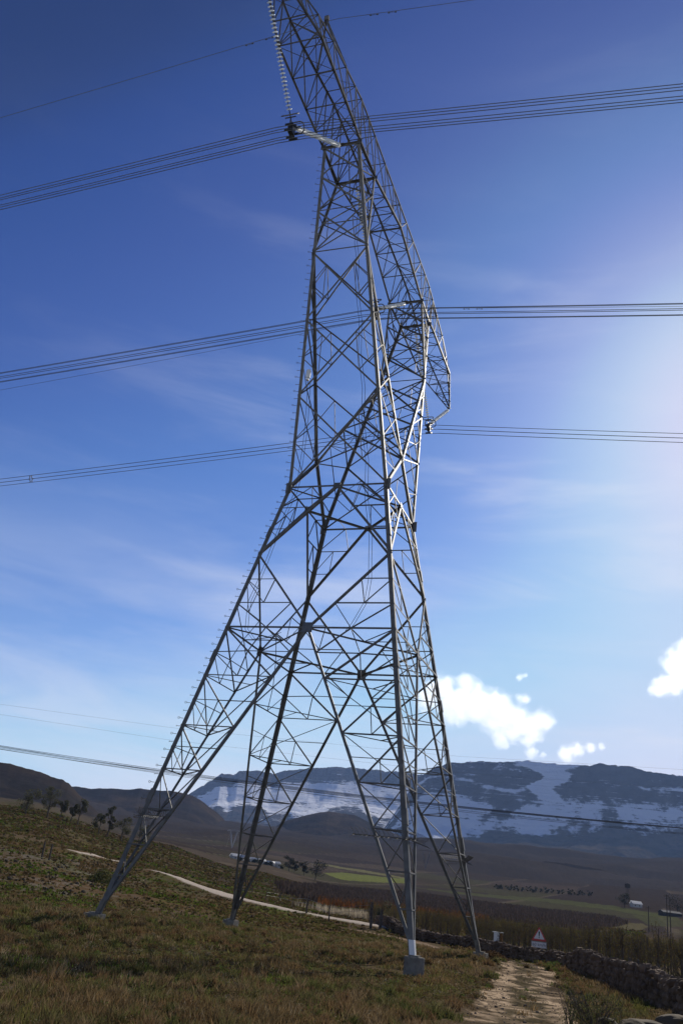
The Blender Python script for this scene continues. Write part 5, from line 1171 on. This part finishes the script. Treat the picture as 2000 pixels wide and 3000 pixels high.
def cloud(label, dist, blobs, seed):
    """blobs: x, y, radius as they lie in the photograph; the droplets thin out towards each blob's edge and are torn by noise"""
    k = np.random.default_rng(seed); b = bmesh.new(); c0 = at(blobs[0][0], blobs[0][1], dist); sph = []
    for x, y, r in blobs:
        for j in range(3):
            a = k.uniform(0, 6.28); f = k.uniform(.35, .75) if j else 0; rr_ = (r * k.uniform(.5, .75) if j else r) / FOC * dist * 1.35
            p = at(x + math.cos(a) * r * f, y + math.sin(a) * r * f * .7, dist + k.normal(0, r * .3 / FOC * dist)) - c0; sph.append((p, rr_))
            bmesh.ops.create_icosphere(b, subdivisions=3, radius=rr_ * 1.02, matrix=Matrix.Translation(p))
    me = bpy.data.meshes.new('cloud'); b.to_mesh(me); b.free(); o = bpy.data.objects.new('cloud', me); COL.objects.link(o)
    md = o.modifiers.new('union', 'REMESH'); md.mode = 'VOXEL'; md.voxel_size = 24
    me2 = bpy.data.meshes.new_from_object(o.evaluated_get(bpy.context.evaluated_depsgraph_get())); o.modifiers.clear(); o.data = me2
    mc = bpy.data.materials.new('cloud_droplets'); mc.use_nodes = True; t = mc.node_tree; t.nodes.clear(); tcn = N(t, 'ShaderNodeTexCoord'); prev = None
    for p, r in sph:
        d = N(t, 'ShaderNodeVectorMath', operation='DISTANCE'); t.links.new(tcn.outputs['Object'], d.inputs[0]); d.inputs[1].default_value = tuple(p)
        f = N(t, 'ShaderNodeMath', operation='MULTIPLY_ADD', i_1=-1 / (r * .84), i_2=1.0); t.links.new(d.outputs['Value'], f.inputs[0])
        if prev is None: prev = f.outputs[0]
        else:
            m_ = N(t, 'ShaderNodeMath', operation='SMOOTH_MAX', i_2=.3); t.links.new(prev, m_.inputs[0]); t.links.new(f.outputs[0], m_.inputs[1]); prev = m_.outputs[0]
    nz = N(t, 'ShaderNodeTexNoise', i_Scale=.0065 * 60 / max(blobs[0][2], 18), i_Detail=9.0, i_Roughness=.68, i_Distortion=.35); t.links.new(tcn.outputs['Object'], nz.inputs['Vector'])
    sm = N(t, 'ShaderNodeMath', operation='MULTIPLY_ADD', i_1=2.1, i_2=-1.05); t.links.new(nz.outputs['Fac'], sm.inputs[0])
    ad = N(t, 'ShaderNodeMath', operation='ADD'); t.links.new(prev, ad.inputs[0]); t.links.new(sm.outputs[0], ad.inputs[1])
    mr = N(t, 'ShaderNodeMapRange', i_1=.0, i_2=.85, i_3=.0, i_4=.0046, interpolation_type='SMOOTHSTEP'); t.links.new(ad.outputs[0], mr.inputs[0])
    pv = N(t, 'ShaderNodeVolumePrincipled', i_Anisotropy=0.6); pv.inputs['Color'].default_value = (.998, .998, .998, 1); t.links.new(mr.outputs[0], pv.inputs['Density'])
    ou = N(t, 'ShaderNodeOutputMaterial'); t.links.new(pv.outputs[0], ou.inputs['Volume'])
    me2.materials.clear(); me2.materials.append(mc); o.location = c0; return tag(o, label, 'cloud', 'white clouds above the mountain')
cloud('largest white cumulus cloud, right behind the tower leg and above the mountain', 11500, [(1330, 2065, 60), (1395, 2060, 62), (1300, 2020, 45), (1450, 2090, 60), (1500, 2120, 55), (1250, 2050, 40), (1370, 2010, 35), (1555, 2130, 42), (1590, 2110, 34), (1530, 2050, 22), (1470, 2165, 30), (1545, 2165, 25)], 1)
cloud('white cumulus cloud cut off by the right edge of the photo', 11500, [(1985, 1945, 46), (1972, 2002, 38), (2030, 1915, 52), (1922, 2020, 24), (2045, 1990, 50), (1935, 2005, 22)], 2)
cloud('small ragged cloud low over the mountain crest, right of the largest one', 12500, [(1660, 2210, 26), (1690, 2195, 22), (1730, 2190, 18), (1760, 2186, 12)], 3)
cloud('tiny cloud puff just under the right end of the largest cloud', 12500, [(1555, 2205, 20), (1590, 2212, 10)], 4)
cloud('tiny bright cloud puff above the largest cloud', 11500, [(1522, 1984, 13), (1538, 1978, 9)], 5)
